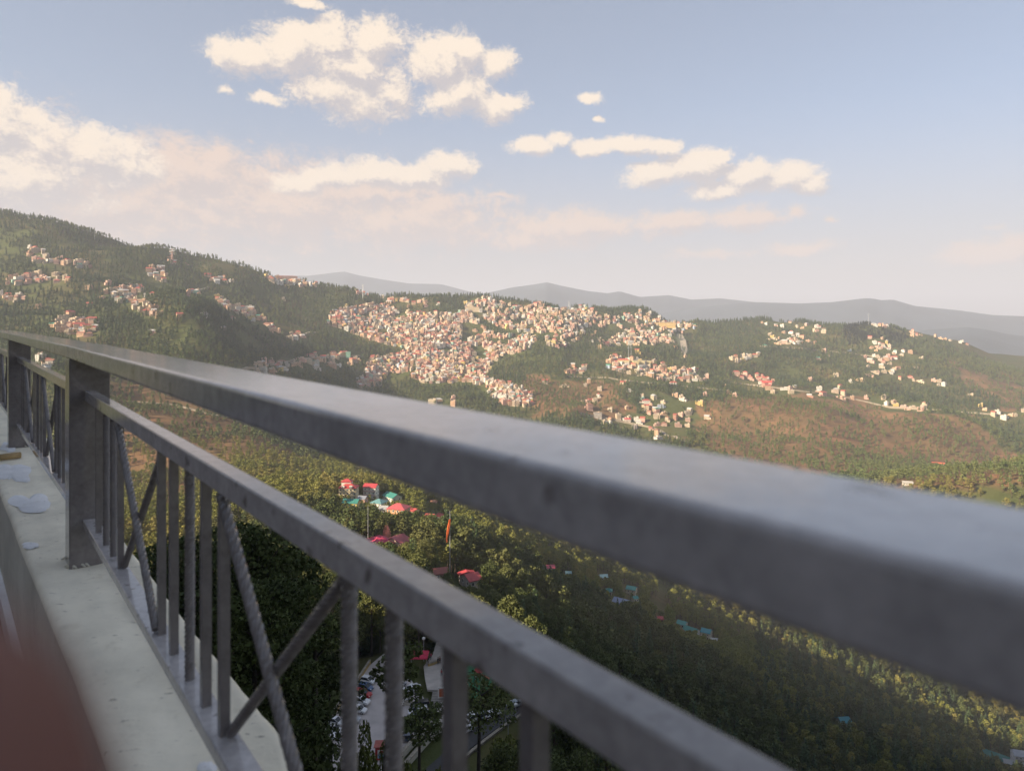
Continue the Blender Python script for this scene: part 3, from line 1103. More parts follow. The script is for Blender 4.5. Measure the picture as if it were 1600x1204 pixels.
# ---------------------------------------------------------------- the hand that holds the camera, one fingertip in the frame
def skin_obj(name, chain_list, mat, parent=None, sub=2):
    """one continuous surface grown over joined chains [(points, radii, attach index)]"""
    v, e, r = [], [], []
    for pts, rad, attach in chain_list:
        prev = attach
        for p, q in zip(pts, rad):
            v.append(p)
            r.append(q)
            if prev is not None:
                e.append((prev, len(v) - 1))
            prev = len(v) - 1
    me = bpy.data.meshes.new(name)
    me.from_pydata(v, e, [])
    o = ob(name, me, mat, parent)
    sm = o.modifiers.new('skin', 'SKIN')
    sm.use_smooth_shade = True
    for k, d in enumerate(me.skin_vertices[0].data):
        d.radius = (r[k], r[k])
        d.use_root = k == 0
    s = o.modifiers.new('subsurf', 'SUBSURF')
    s.levels = s.render_levels = sub
    return o


tip = Vector((-.0216, .0350, -.0236))
hand = thing('person', (-.075, -.02, -.11), 'blurred brown fingertip of a hand at the lower left corner', 'person')
hb_ = hand.location
L = lambda x, y, z: Vector((x, y, z))
# wrist, palm, then the five fingers curling round the edge of the phone
chains = [([L(.03, -.055, -.075), L(.025, -.04, -.03), L(.022, -.030, .0)], [.026, .028, .030], None)]
knuck = [(.030, .0, .055), (.020, -.004, .035), (.012, -.006, .015), (.006, -.006, -.006)]
tips = [tip - hb_, L(.050, .030, .052), L(.044, .028, .032), L(.036, .026, .012)]
rads = [.0128, .0092, .0090, .0078]
for (kx, ky, kz), tp, q in zip(knuck, tips, rads):
    k = L(kx - .022, ky - .004, kz - .004)
    m1 = k.lerp(tp, .42) + L(-.010, .010, .003)
    m2 = k.lerp(tp, .75) + L(-.007, .008, .002)
    chains.append(([k, m1, m2, tp.lerp(m2, .12), tp], [q * 1.2, q * 1.08, q, q, q * .92], 2))
chains.append(([L(.040, -.045, -.005), L(.050, -.046, .022), L(.056, -.038, .040)], [.0135, .0115, .0095], 1))
skin_obj('hand_body', [([p[0]] + p[1:] if False else p, r_, a_) for p, r_, a_ in chains], M['skin'], hand)

# ---------------------------------------------------------------- trees
def cards(centers, size, rng, flat=0.0, fold=.25):
    """leaf clumps: small bent quads turned every way, round the given centres"""
    n = len(centers)
    a = rng.normal(size=(n, 3))
    a[:, 2] *= 1 - flat
    a /= np.linalg.norm(a, axis=1)[:, None]
    b = rng.normal(size=(n, 3))
    b[:, 2] *= 1 - flat
    b -= a * (a * b).sum(1)[:, None]
    b /= np.linalg.norm(b, axis=1)[:, None]
    c = np.cross(a, b)
    s = size * rng.uniform(.6, 1.3, (n, 1))
    w = rng.uniform(.5, .9, (n, 1))
    v = np.stack([centers - a * s * .5 - c * s * fold, centers - b * s * .5 * w, centers + a * s * .5 - c * s * fold * .6, centers + b * s * .5 * w], 1).reshape(-1, 3)
    f = np.arange(4 * n).reshape(-1, 4)
    return v, f


def blob_points(blobs, per, rng, shell=.55):
    """points in the outer part of ellipsoids (x, y, z, rx, ry, rz)"""
    out = []
    for (x, y, z, rx, ry, rz) in blobs:
        d = rng.normal(size=(per, 3))
        d /= np.linalg.norm(d, axis=1)[:, None]
        r = rng.uniform(shell, 1.0, (per, 1)) ** .7
        out.append(d * r * [rx, ry, rz] + [x, y, z])
    return np.concatenate(out)


def trunk_mesh(name, h, r0, limbs, mat, seed, base=-1.5):
    rng = random.Random(seed)
    mb = MB()
    lean = (rng.uniform(-.03, .03) * h, rng.uniform(-.03, .03) * h)
    pts = [(0, 0, base), (lean[0] * .15, lean[1] * .2, h * .3), (lean[0] * .5, lean[1] * .4, h * .6), (lean[0], lean[1], h)]
    mb.tube(pts, [r0 * 1.15, r0 * .85, r0 * .6, r0 * .15], 7)
    for (z, q, l, up) in limbs:
        s = z / h
        p = (lean[0] * s, lean[1] * s, z)
        e = (p[0] + math.cos(q) * l, p[1] + math.sin(q) * l, z + up)
        m = ((p[0] + e[0]) / 2, (p[1] + e[1]) / 2, (p[2] + e[2]) / 2 + l * .06)
        mb.tube([p, m, e], [r0 * .38 * (1 - s * .5), r0 * .25 * (1 - s * .5), r0 * .08], 5)
    me = mb.mesh(name, True)
    me.materials.append(mat)
    return me


def pine_proto(seed, ncard, csize, h=15.0, nb=10, spread=3.6):
    """chir pine: bare lower stem, rounded crown of separate needle masses"""
    rng = np.random.default_rng(seed)
    blobs, limbs = [], []
    for k in range(nb):
        s = .42 + .5 * k / (nb - 1)
        q = 2.4 * k + rng.uniform(-.5, .5)
        rad = spread * (1 - ((s - .5) / .56) ** 2) * rng.uniform(.45, .8)
        z = h * s + rng.uniform(-.4, .4)
        blobs.append((rad * math.cos(q), rad * math.sin(q), z, rng.uniform(1.3, 2.1), rng.uniform(1.3, 2.1), rng.uniform(.8, 1.3)))
        limbs.append((z - 1.3, q, rad * .95, 1.2))
    blobs.append((0, 0, h * .94, 1.4, 1.4, 1.2))
    blobs.append((.2, .1, h * .74, 1.9, 1.9, 1.7))
    p = blob_points(blobs, ncard // len(blobs), rng)
    v, f = cards(p, csize, rng)
    return v, f, limbs


def cone_proto(seed, ncard, csize, h=17.0, base=.12, spread=3.2):
    """deodar: tiers of flat drooping branches, narrow top"""
    rng = np.random.default_rng(seed)
    tiers = 13
    pts, limbs = [], []
    for k in range(tiers):
        s = base + (1 - base) * (k / tiers)
        rad = spread * (1 - s) ** .8 * rng.uniform(.8, 1.12) + .25
        nn = max(3, int(ncard / tiers * 2 * (1 - k / tiers)) + 2)
        arms = 7
        for i in range(nn):
            q = 2 * math.pi * (rng.integers(arms) + k * .37) / arms + rng.normal() * .14
            u = rng.uniform(.15, 1) ** .7
            pts.append((rad * u * math.cos(q), rad * u * math.sin(q), h * s - u * u * .9 + rng.normal() * .22 + .4))
        if k % 3 == 0:
            limbs.append((h * s, k * 1.1, rad * .6, -.2))
    v, f = cards(np.array(pts), csize, rng, flat=.55)
    return v, f, limbs


def broad_proto(seed, ncard, csize, h=11.0, spread=3.8):
    rng = np.random.default_rng(seed)
    blobs, limbs = [], []
    for k in range(12):
        q = 2.4 * k
        s = rng.uniform(.38, .92)
        rad = spread * math.sqrt(max(0.05, 1 - ((s - .6) / .45) ** 2)) * rng.uniform(.4, .8)
        blobs.append((rad * math.cos(q), rad * math.sin(q), h * s, rng.uniform(1.2, 2.0), rng.uniform(1.2, 2.0), rng.uniform(1.0, 1.6)))
        limbs.append((h * s * .55, q, rad * .8, h * s * .4))
    p = blob_points(blobs, ncard // len(blobs), rng)
    v, f = cards(p, csize, rng)
    return v, f, limbs


PROTO = {}


def proto(key, kind, mat, bark, seed, ncard, csize, h, **kw):
    v, f, limbs = {'pine': pine_proto, 'cone': cone_proto, 'broad': broad_proto}[kind](seed, ncard, csize, h, **kw)
    cm = np_mesh(key + '_crown', v, f)
    cm.materials.append(M[mat])
    tm_ = trunk_mesh(key + '_trunk', h * (.93 if kind != 'broad' else .7), h * .016 + .05, limbs, M[bark], seed)
    PROTO[key] = (cm, tm_, h)


# nearest, middle and far makes of each kind
for k in range(3):
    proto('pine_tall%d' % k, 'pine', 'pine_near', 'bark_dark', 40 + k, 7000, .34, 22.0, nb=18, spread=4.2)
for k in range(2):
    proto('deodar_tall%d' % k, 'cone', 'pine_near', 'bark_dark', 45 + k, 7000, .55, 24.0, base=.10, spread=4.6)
for k in range(2):
    proto('pinemid%d' % k, 'pine', 'pine', 'bark', 150 + k, 2800, .46, 15.0, nb=13)
    proto('deodarmid%d' % k, 'cone', 'deodar', 'bark', 170 + k, 2600, .52, 18.0)
    proto('broadmid%d' % k, 'broad', 'broad', 'bark', 180 + k, 3000, .40, 11.0)
for k in range(3):
    proto('pine%d' % k, 'pine', 'pine', 'bark', 50 + k, 640, .92, 15.0, nb=10)
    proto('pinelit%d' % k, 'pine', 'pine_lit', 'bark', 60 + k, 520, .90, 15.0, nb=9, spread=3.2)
for k in range(2):
    proto('deodar%d' % k, 'cone', 'deodar', 'bark', 70 + k, 620, 1.0, 18.0)
    proto('broad%d' % k, 'broad', 'broad', 'bark', 80 + k, 620, .95, 11.0)
    proto('farpine%d' % k, 'pine', 'pine_far', 'bark', 90 + k, 110, 2.0, 15.0, nb=7)
    proto('farcone%d' % k, 'cone', 'deodar', 'bark', 94 + k, 90, 2.1, 17.0, base=.18)
    proto('fardimmed%d' % k, 'cone', 'dark', 'bark', 194 + k, 110, 2.2, 17.0, base=.15)
    proto('fargreen%d' % k, 'broad', 'broad', 'bark', 97 + k, 90, 2.0, 10.0)

KNAME = {'pine': 'pine_tree', 'deodar': 'deodar_tree', 'broad': 'broadleaf_tree', 'pinelit': 'pine_tree', 'pine_tall': 'pine_tree', 'deodar_tall': 'deodar_tree',
         'pinemid': 'pine_tree', 'deodarmid': 'deodar_tree', 'broadmid': 'broadleaf_tree', 'farpine': 'pine_tree', 'farcone': 'deodar_tree', 'fardimmed': 'deodar_tree', 'fargreen': 'broadleaf_tree'}
CATN = {'pine_tree': 'pine tree', 'deodar_tree': 'deodar tree', 'broadleaf_tree': 'broadleaf tree'}
SRC = {}


def plant(key, loc, scale, rz, label, group=None, name=None):
    """one tree: an Empty at its foot with crown and trunk"""
    base = key.rstrip('0123456789')
    cm, tm_, h = PROTO[key]
    nm = name or KNAME[base]
    t = thing(nm, loc, label, CATN.get(nm, nm.split('_')[-1]), group, rz)
    t.scale = scale if hasattr(scale, '__len__') else (scale,) * 3
    c = ob('crown', cm, None, t)
    u = ob('trunk', tm_, None, t)
    if key not in SRC:
        SRC[key] = (c, u)
    return t


def scatter_group(key):
    c, u = SRC[key]
    g = bpy.data.node_groups.new('scatter_' + key, 'GeometryNodeTree')
    g.interface.new_socket('Geometry', in_out='INPUT', socket_type='NodeSocketGeometry')
    g.interface.new_socket('Geometry', in_out='OUTPUT', socket_type='NodeSocketGeometry')
    t = NT(g)
    gi, go = t.new('NodeGroupInput'), t.new('NodeGroupOutput')
    j = t.new('GeometryNodeJoinGeometry')
    for o in (c, u):
        i = t.new('GeometryNodeObjectInfo', transform_space='ORIGINAL')
        i.inputs['Object'].default_value = o
        t.l.new(i.outputs['Geometry'], j.inputs[0])
    ip = t.new('GeometryNodeInstanceOnPoints')
    na = t.new('GeometryNodeInputNamedAttribute', data_type='FLOAT_VECTOR')
    na.inputs['Name'].default_value = 'turn'
    nb = t.new('GeometryNodeInputNamedAttribute', data_type='FLOAT_VECTOR')
    nb.inputs['Name'].default_value = 'size'
    t.l.new(gi.outputs[0], ip.inputs['Points'])
    t.l.new(j.outputs[0], ip.inputs['Instance'])
    t.l.new(na.outputs[0], ip.inputs['Rotation'])
    t.l.new(nb.outputs[0], ip.inputs['Scale'])
    t.l.new(ip.outputs[0], go.inputs[0])
    return g


def scatter(name, key, pts, size, label):
    if len(pts) == 0:
        return
    me = bpy.data.meshes.new(name)
    me.vertices.add(len(pts))
    me.vertices.foreach_set('co', np.asarray(pts, np.float32).ravel())
    turn = np.zeros((len(pts), 3), np.float32)
    turn[:, 2] = RNG.uniform(0, 6.28, len(pts))
    me.attributes.new('turn', 'FLOAT_VECTOR', 'POINT').data.foreach_set('vector', turn.ravel())
    me.attributes.new('size', 'FLOAT_VECTOR', 'POINT').data.foreach_set('vector', np.asarray(size, np.float32).ravel())
    o = ob(name, me)
    tag(o, kind='stuff')
    m = o.modifiers.new('scatter', 'NODES')
    m.node_group = scatter_group(key)


# boxes in the picture kept clear in front of what stands there: (x0, y0, x1, y1, depth)
CLEAR = []
DISCS = []                       # (x, y, radius) on the ground with no tree


def grow():
    """plants the forests once everything that needs room has been placed"""
    P_, S_ = [], []
    for r0, r1, step in [(95, 300, 6.0), (300, 700, 6.6), (700, 1200, 8.6), (1200, 2000, 10.5), (2000, 3600, 12.5)]:
        g = np.arange(-r1, r1 + step, step)
        X, Y = np.meshgrid(g, np.arange(20, r1 + step, step))
        X = X + RNG.uniform(-.48, .48, X.shape) * step
        Y = Y + RNG.uniform(-.48, .48, Y.shape) * step
        r = np.hypot(X, Y)
        th = np.degrees(np.arctan2(X, Y))
        k = (r >= r0) & (r < r1) & (np.abs(th) < 43)
        P_.append(np.stack([X[k], Y[k]], 1))
    P_ = np.concatenate(P_)
    x, y = P_[:, 0], P_[:, 1]
    z = Hxy(x, y)
    vis = visible(x, y, z + 16, 8.0)
    x, y, z = x[vis], y[vis], z[vis]
    r = np.hypot(x, y)
    px, py = pix(x, y, z)
    _, pt = pix(x, y, z + 14)
    n = len(x)
    u = RNG.uniform(size=n)
    keep = np.ones(n, bool)
    for (dx_, dy_, rad) in DISCS:
        keep &= np.hypot(x - dx_, y - dy_) > rad
    smax = np.full(n, 9.0)                    # how tall a tree may grow before it hides what stands behind it
    for (x0, y0, x1, y1, dep) in CLEAR:
        hw_ = 4.6 * FPX / y
        q = (y < dep) & (px > x0 - hw_) & (px < x1 + hw_) & (py > y0)
        line = y1 - (.16 * (y1 - y0) if y1 - y0 < 40 and x1 - x0 > 5 else 0)
        smax = np.where(q, np.minimum(smax, (py - line) * y / FPX / 16.0), smax)
    keep &= smax > .16
    town = np.zeros(n, bool)
    for poly in TOWN_ALL:
        town |= inpoly(px, pt, poly) | inpoly(px, (py + pt) / 2, poly)
    keep &= ~(town & (u > .07) & (r > 1200))
    dryk = (dryness(x, y, z) > .5) & (r > 960)
    sp = fbm(x / 120, y / 120, 131, 3) + .5
    keep &= ~(dryk & (r > 700) & (u > .42 + .58 * np.clip((sp - .38) * 3, 0, 1)))
    gaps = fbm(x / 60, y / 60, 151, 3) + .5
    keep &= ~((r > 700) & (gaps < .34) & (u > .25))
    keep &= ~((r < 700) & (gaps < .22))
    keep &= ~((px > 930) & (r < 190))
    for poly in MEADOWS:
        keep &= ~inpoly(px, py, poly)
    x, y, z, r, px, py, dryk, sp, smax = [q[keep] for q in (x, y, z, r, px, py, dryk, sp, smax)]
    n = len(x)
    u, w = RNG.uniform(size=n), RNG.uniform(size=n)
    kind = np.full(n, 'pine', object)
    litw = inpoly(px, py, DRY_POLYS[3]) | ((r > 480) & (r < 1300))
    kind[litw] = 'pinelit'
    kind[(r < 480) & (u < .16)] = 'broad'
    kind[(r < 480) & (u > .90)] = 'deodar'
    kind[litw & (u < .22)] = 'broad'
    hollow = (px > 1180) & (r > 420) & (r < 850)
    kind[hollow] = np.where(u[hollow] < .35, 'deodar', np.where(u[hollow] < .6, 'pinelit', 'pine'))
    fr = r >= 1050
    spruce = (fbm(x / 400, y / 400, 171, 3) + .5 + (u - .5) * .5) > .40
    kind[fr] = np.where(dryk[fr] | (r[fr] < 1350), 'farpine', np.where(spruce[fr], 'farcone', 'farpine'))
    green = fr & ~dryk & (u > .80) & (py > 560)
    kind[green] = 'fargreen'
    for kk_ in ('pine', 'deodar', 'broad'):
        kind[(kind == kk_) & (r < 300)] = kk_ + 'mid'
    kind[fr & inpoly(px, py - 4, [(1318, 508), (1345, 500), (1375, 503), (1400, 510), (1425, 522), (1410, 536), (1370, 530), (1330, 538), (1318, 525)])] = 'fardimmed'  # cloud shadow over the hilltop, put in as darkened trees
    s = RNG.uniform(.72, 1.18, n) * np.where(r < 360, 1.2, 1.0)
    s[dryk] *= .82
    s[(kind == 'broad') | (kind == 'broadmid') | (kind == 'fargreen')] *= .9
    s = np.minimum(s, smax)
    sz = np.stack([s * RNG.uniform(.85, 1.15, n), s * RNG.uniform(.85, 1.15, n), s * RNG.uniform(.85, 1.2, n)], 1)
    var = np.where(np.isin(kind, ['pine', 'pinelit']), RNG.integers(0, 3, n), RNG.integers(0, 2, n))
    key = np.array([a + str(b) for a, b in zip(kind, var)], object)
    inframe = (px > -20) & (px < 1620) & (py < 1230)
    shown = np.where(inframe, s / r, 0)
    nm = np.array([KNAME[k] for k in kind], object)
    single = np.zeros(n, bool)
    for kn, lim in [('pine_tree', 270), ('deodar_tree', 150), ('broadleaf_tree', 150)]:
        q = np.where(nm == kn)[0]
        q = q[np.argsort(-shown[q])][:lim]
        q = q[shown[q] > 0]
        single[q] = True
    SPOTS = [(545, 770, 'near the red and teal roofed hamlet'), (605, 845, 'around the crimson temple roofs'), (703, 850, 'around the tall flagpole'), (733, 915, 'around the red gabled house'),
             (860, 890, 'near the small pink roofed hut'), (972, 945, 'around the slate blue roof'), (1090, 990, 'around the stepped teal roofs'), (620, 1080, 'around the car park'),
             (760, 1100, 'beside the road and playground'), (1318, 1130, 'near the blue roof in the fold'), (1575, 1180, 'near the white house at the right'), (1000, 1120, 'low on the dark slope by the middle rail'),
             (1180, 1140, 'on the lower dark slope'), (860, 1000, 'just above the middle rail'), (1420, 1120, 'in the hollow at the lower right'), (460, 770, 'left of the hamlet')]
    LOOK = {('pine_tree', 0): 'round-crowned dark pine', ('pine_tree', 1): 'round-crowned yellow green pine', ('deodar_tree', 0): 'pointed dark deodar', ('deodar_tree', 1): 'pointed green deodar',
            ('broadleaf_tree', 0): 'light green bushy tree', ('broadleaf_tree', 1): 'golden green bushy tree'}
    for i in np.where(single)[0]:
        ty = py[i] - 8 * FPX / y[i]
        spot = min(SPOTS, key=lambda q: (q[0] - px[i]) ** 2 + (q[1] - ty) ** 2)[2]
        hgt = 'tall ' if sz[i][2] > 1.18 else ('small ' if sz[i][2] < .85 else '')
        lab = hgt + LOOK[(nm[i], int(r[i] > 480))] + ' ' + spot
        plant(key[i], (x[i], y[i], z[i] - .3), tuple(sz[i]), RNG.uniform(0, 6.28), lab, lab.replace('tree ', 'trees ').replace('pine ', 'pines ').replace('deodar ', 'deodars '))
    # one real tree of every far make for the masses to copy
    for kk in sorted(set(key)):
        q = np.where((key == kk) & ~single)[0]
        if kk not in SRC and len(q):
            i = q[np.argmax(shown[q])]
            single[i] = True
            fk = KNAME[kk.rstrip('0123456789')]
            plant(kk, (x[i], y[i], z[i] - .3), tuple(sz[i]), 0, 'small %s standing at the near edge of the far hillside forest' % CATN[fk], 'edge trees of the far forest')
    for kk in sorted(set(key)):
        for nm_, sel in [('near_forest', r < 1050), ('hillside_forest', r >= 1050)]:
            q = (key == kk) & ~single & sel
            scatter(nm_, kk, np.stack([x[q], y[q], z[q] - .3], 1), sz[q], None)
    print('trees', n, 'single', int(single.sum()))


MEADOWS = [[(1010, 935), (1040, 930), (1050, 955), (1045, 968), (1020, 960)]]

# ---------------------------------------------------------------- the town on the ridge
T_MAIN = [(512, 492), (528, 482), (545, 478), (600, 474), (640, 488), (690, 490), (725, 482), (745, 500), (775, 522), (840, 522), (830, 545), (780, 556), (755, 590), (800, 600), (832, 615), (832, 635), (790, 632), (745, 602), (735, 594), (660, 598), (640, 585), (600, 590), (600, 560), (640, 545), (600, 535), (560, 522), (530, 512), (512, 508)]
T_MAIN2 = [(575, 560), (600, 556), (605, 575), (590, 600), (562, 605), (558, 596), (572, 585)]
T_RIDGE = [(722, 478), (735, 466), (765, 464), (800, 476), (848, 474), (860, 482), (925, 478), (935, 495), (985, 490), (1000, 482), (1030, 494), (1090, 508), (1085, 516), (1050, 520), (1050, 535), (1010, 532), (980, 512), (920, 508), (905, 530), (880, 541), (855, 538), (850, 520), (800, 516), (770, 505), (750, 490)]
T_MID = [(945, 566), (960, 556), (1015, 562), (1040, 572), (1100, 580), (1112, 590), (1075, 598), (1030, 592), (985, 585), (950, 574)]
CLUSTERS = [
    # polygon, count, where (for the label)
    (T_MAIN, 1150, 'in the crowded town'),
    (T_MAIN2, 55, 'in the town tongue'),
    (T_RIDGE, 450, 'along the town ridge'),
    (T_MID, 80, 'on the masts knoll'),
    ([(380, 572), (440, 556), (470, 560), (500, 548), (560, 553), (562, 568), (520, 572), (470, 578), (400, 584), (375, 580)], 38, 'in the strip of houses low on the valley side'),
    ([(412, 434), (430, 424), (465, 426), (475, 434), (500, 436), (496, 446), (470, 446), (420, 440)], 26, 'around the long hotel on the crest'),
    ([(42, 386), (62, 384), (70, 396), (90, 408), (135, 408), (145, 416), (110, 418), (60, 412), (45, 400)], 24, 'high on the left hillside'),
    ([(5, 436), (50, 428), (100, 418), (108, 440), (90, 446), (60, 440), (10, 446)], 22, 'on the left hillside below the forest'),
    ([(-5, 458), (40, 460), (38, 468), (-5, 468)], 8, 'at the far left edge of the hillside'),
    ([(76, 502), (108, 490), (135, 496), (158, 516), (155, 524), (125, 524), (90, 518)], 30, 'in the lit hamlet just above the railing'),
    ([(160, 456), (180, 446), (225, 446), (228, 462), (245, 480), (240, 494), (225, 486), (200, 478), (175, 464)], 34, 'on the terrace of the green spur'),
    ([(290, 455), (312, 452), (310, 460), (290, 462)], 5, 'beside the bare track on the spur'),
    ([(322, 430), (350, 432), (372, 440), (350, 446), (325, 436)], 9, 'under the crest of the left ridge'),
    ([(320, 455), (350, 462), (362, 474), (385, 478), (410, 492), (436, 516), (436, 525), (408, 508), (380, 492), (360, 486)], 34, 'on the edge of the forested spur'),
    ([(265, 388), (272, 388), (275, 412), (266, 412)], 5, 'on the crest by the tall mast'),
    ([(222, 416), (262, 420), (258, 446), (232, 440)], 9, 'scattered high in the left forest'),
    ([(450, 518), (482, 522), (480, 530), (450, 528)], 6, 'beside the lower forest road'),
    ([(556, 448), (580, 450), (576, 462), (558, 458)], 7, 'at the foot of the white tower'),
    ([(590, 460), (660, 466), (690, 476), (610, 474)], 14, 'in the wood behind the town'),
    ([(980, 512), (1050, 520), (1055, 535), (1010, 540), (940, 540), (950, 530)], 34, 'below the yellow hotel on the ridge'),
    ([(895, 570), (915, 572), (910, 585), (882, 582)], 8, 'in the clearing under the wooded knoll'),
    ([(1185, 498), (1240, 500), (1290, 512), (1288, 520), (1250, 512), (1190, 506)], 12, 'on the right hand ridge'),
    ([(1200, 518), (1235, 516), (1275, 536), (1250, 538), (1200, 536)], 24, 'below the right hand ridge'),
    ([(1135, 560), (1180, 548), (1190, 558), (1150, 566)], 10, 'on the slope above the red roofs'),
    ([(1150, 582), (1190, 584), (1215, 596), (1205, 602), (1150, 590)], 14, 'in the row of red roofed houses'),
    ([(1355, 526), (1380, 526), (1400, 545), (1440, 552), (1445, 560), (1360, 546)], 18, 'below the dark wooded hilltop'),
    ([(1352, 552), (1402, 556), (1408, 592), (1370, 588), (1350, 570)], 20, 'down the spur under the dark hilltop'),
    ([(1360, 500), (1392, 502), (1388, 510), (1362, 508)], 6, 'on top of the dark wooded hilltop'),
    ([(1415, 515), (1470, 520), (1560, 540), (1556, 548), (1480, 530), (1420, 524)], 12, 'along the far right spur'),
    ([(1420, 585), (1480, 594), (1478, 604), (1420, 592)], 6, 'scattered on the right hillside'),
    ([(1530, 634), (1600, 640), (1600, 660), (1540, 650)], 8, 'at the right edge of the valley'),
    ([(1380, 628), (1450, 632), (1448, 642), (1385, 636)], 8, 'on the brow of the brown slope'),
    ([(1000, 605), (1060, 615), (1100, 640), (1090, 660), (1060, 680), (1030, 690), (1000, 680), (980, 650), (1010, 640)], 22, 'scattered on the terraced slope above the railing'),
    ([(925, 645), (960, 650), (1010, 658), (1000, 668), (930, 660)], 8, 'among gardens just above the hand rail'),
    ([(1100, 612), (1110, 608), (1108, 618), (1100, 618)], 1, 'alone on the valley slope'),
    ([(665, 620), (712, 618), (712, 632), (665, 632)], 4, 'just above the hand rail below the town'),
    ([(60, 560), (82, 566), (80, 580), (62, 576)], 6, 'seen through the gap under the hand rail'),
    ([(1150, 600), (1340, 606), (1420, 634), (1380, 634), (1200, 612)], 16, 'along the road over the brown slope'),
]
TOWN_ALL = [c[0] for c in CLUSTERS]
CLUSTERS += [
    ([(850, 596), (1150, 600), (1150, 655), (900, 640)], 22, 'alone among trees above the hand rail'),
    ([(1180, 535), (1480, 540), (1580, 625), (1250, 600)], 10, 'alone among the right hillside trees'),
    ([(0, 380), (300, 410), (480, 450), (500, 520), (150, 520), (0, 470)], 18, 'alone among the left hillside trees'),
    ([(600, 470), (1000, 500), (1100, 560), (900, 570)], 16, 'alone in the woods by the town'),
]

WALLS = [('cream', (.62, .50, .36)), ('pink', (.66, .42, .33)), ('white', (.74, .70, .62)), ('peach', (.66, .43, .28)), ('yellow', (.66, .50, .19)), ('beige', (.50, .41, .31)), ('brick red', (.50, .28, .20)), ('pale green', (.34, .52, .42)), ('pale blue', (.42, .50, .60)), ('grey', (.42, .39, .36))]
WP = np.array([.26, .20, .15, .22, .03, .09, .02, .01, .01, .01])
WP = WP / WP.sum()
ROOFS = [('flat grey', (.50, .42, .35)), ('red', (.42, .10, .075)), ('rusty', (.32, .15, .10)), ('green', (.07, .24, .17)), ('pale metal', (.52, .50, .48))]
RP = np.array([.62, .14, .12, .02, .10])


def house_shape(w, d, floors, roof, seed):
    """wall, roof and window solids of a hillside house of w x d metres"""
    r = random.Random(seed)
    fh = 3.1
    h = floors * fh
    wall, rf, win = MB(), MB(), MB()
    wall.box((0, 0, h / 2 - 3), (w, d, h + 6))
    if r.random() < .5:                                  # a lower wing
        s = r.choice((-1, 1))
        hh = fh * max(1, floors - r.choice((1, 2)))
        wall.box((s * (w / 2 + w * .16), r.uniform(-.1, .1) * d, hh / 2 - 3), (w * .34, d * .7, hh + 6))
        rf.box((s * (w / 2 + w * .165), 0, hh + .12), (w * .37, d * .78, .24))
    for k in range(1, floors):                           # slabs and balconies
        rf_y = -d / 2 - .5
        wall.box((0, rf_y, k * fh - .05), (w * r.choice((.55, .8, 1.0)), 1.0, .35))
    nx = max(2, int(w / 2.6))
    for k in range(floors):
        for i in range(nx):
            x = -w / 2 + w * (i + .5) / nx
            win.box((x, -d / 2 - .02, k * fh + 1.65), (1.0, .12, 1.25))
        for i in range(2):
            y = -d / 2 + d * (i + .5) / 2
            for s in (-1, 1):
                win.box((s * (w / 2 + .02), y, k * fh + 1.65), (.12, 1.0, 1.25))
    if roof == 'flat':
        rf.box((0, 0, h + .15), (w + .7, d + .7, .3))
        wall.box((w * .22, d * .15, h + 1.3), (w * .35, d * .4, 2.3))
        rf.box((w * .22, d * .15, h + 2.55), (w * .42, d * .48, .2))
        rf.tube([(-w * .28, d * .2, h + .3), (-w * .28, d * .2, h + 1.6)], .7, 7)
    elif roof == 'gable':
        o = .7
        a, b, t = w / 2 + o, d / 2 + o, h + min(w, d) * .34
        rf.add([(-a, -b, h), (a, -b, h), (a, b, h), (-a, b, h), (-a, 0, t), (a, 0, t)], [(0, 1, 5, 4), (2, 3, 4, 5), (3, 0, 4), (1, 2, 5), (3, 2, 1, 0)])
    else:
        o = .7
        a, b, t = w / 2 + o, d / 2 + o, h + min(w, d) * .32
        q = max(.2, a - b)
        rf.add([(-a, -b, h), (a, -b, h), (a, b, h), (-a, b, h), (-q, 0, t), (q, 0, t)], [(0, 1, 5, 4), (2, 3, 4, 5), (3, 0, 4), (1, 2, 5), (3, 2, 1, 0)])
    return wall, rf, win


HOUSES = []
_sd = 300
for (w, d) in [(9, 8), (12, 9), (15, 10), (20, 11)]:
    for fl_ in (2, 3, 4):
        for roof in ('flat', 'flat', 'gable', 'hip'):
            _sd += 1
            HOUSES.append((w, d, fl_, roof) + house_shape(w, d, fl_, roof, _sd))
HM = [tuple(m.mesh('house_' + n) for m, n in zip(hh[4:], ('wall', 'roof', 'window_panes'))) for hh in HOUSES]
for a, b, c in HM:
    a.materials.append(M['wall'])
    b.materials.append(M['roof'])
    c.materials.append(M['glass'])


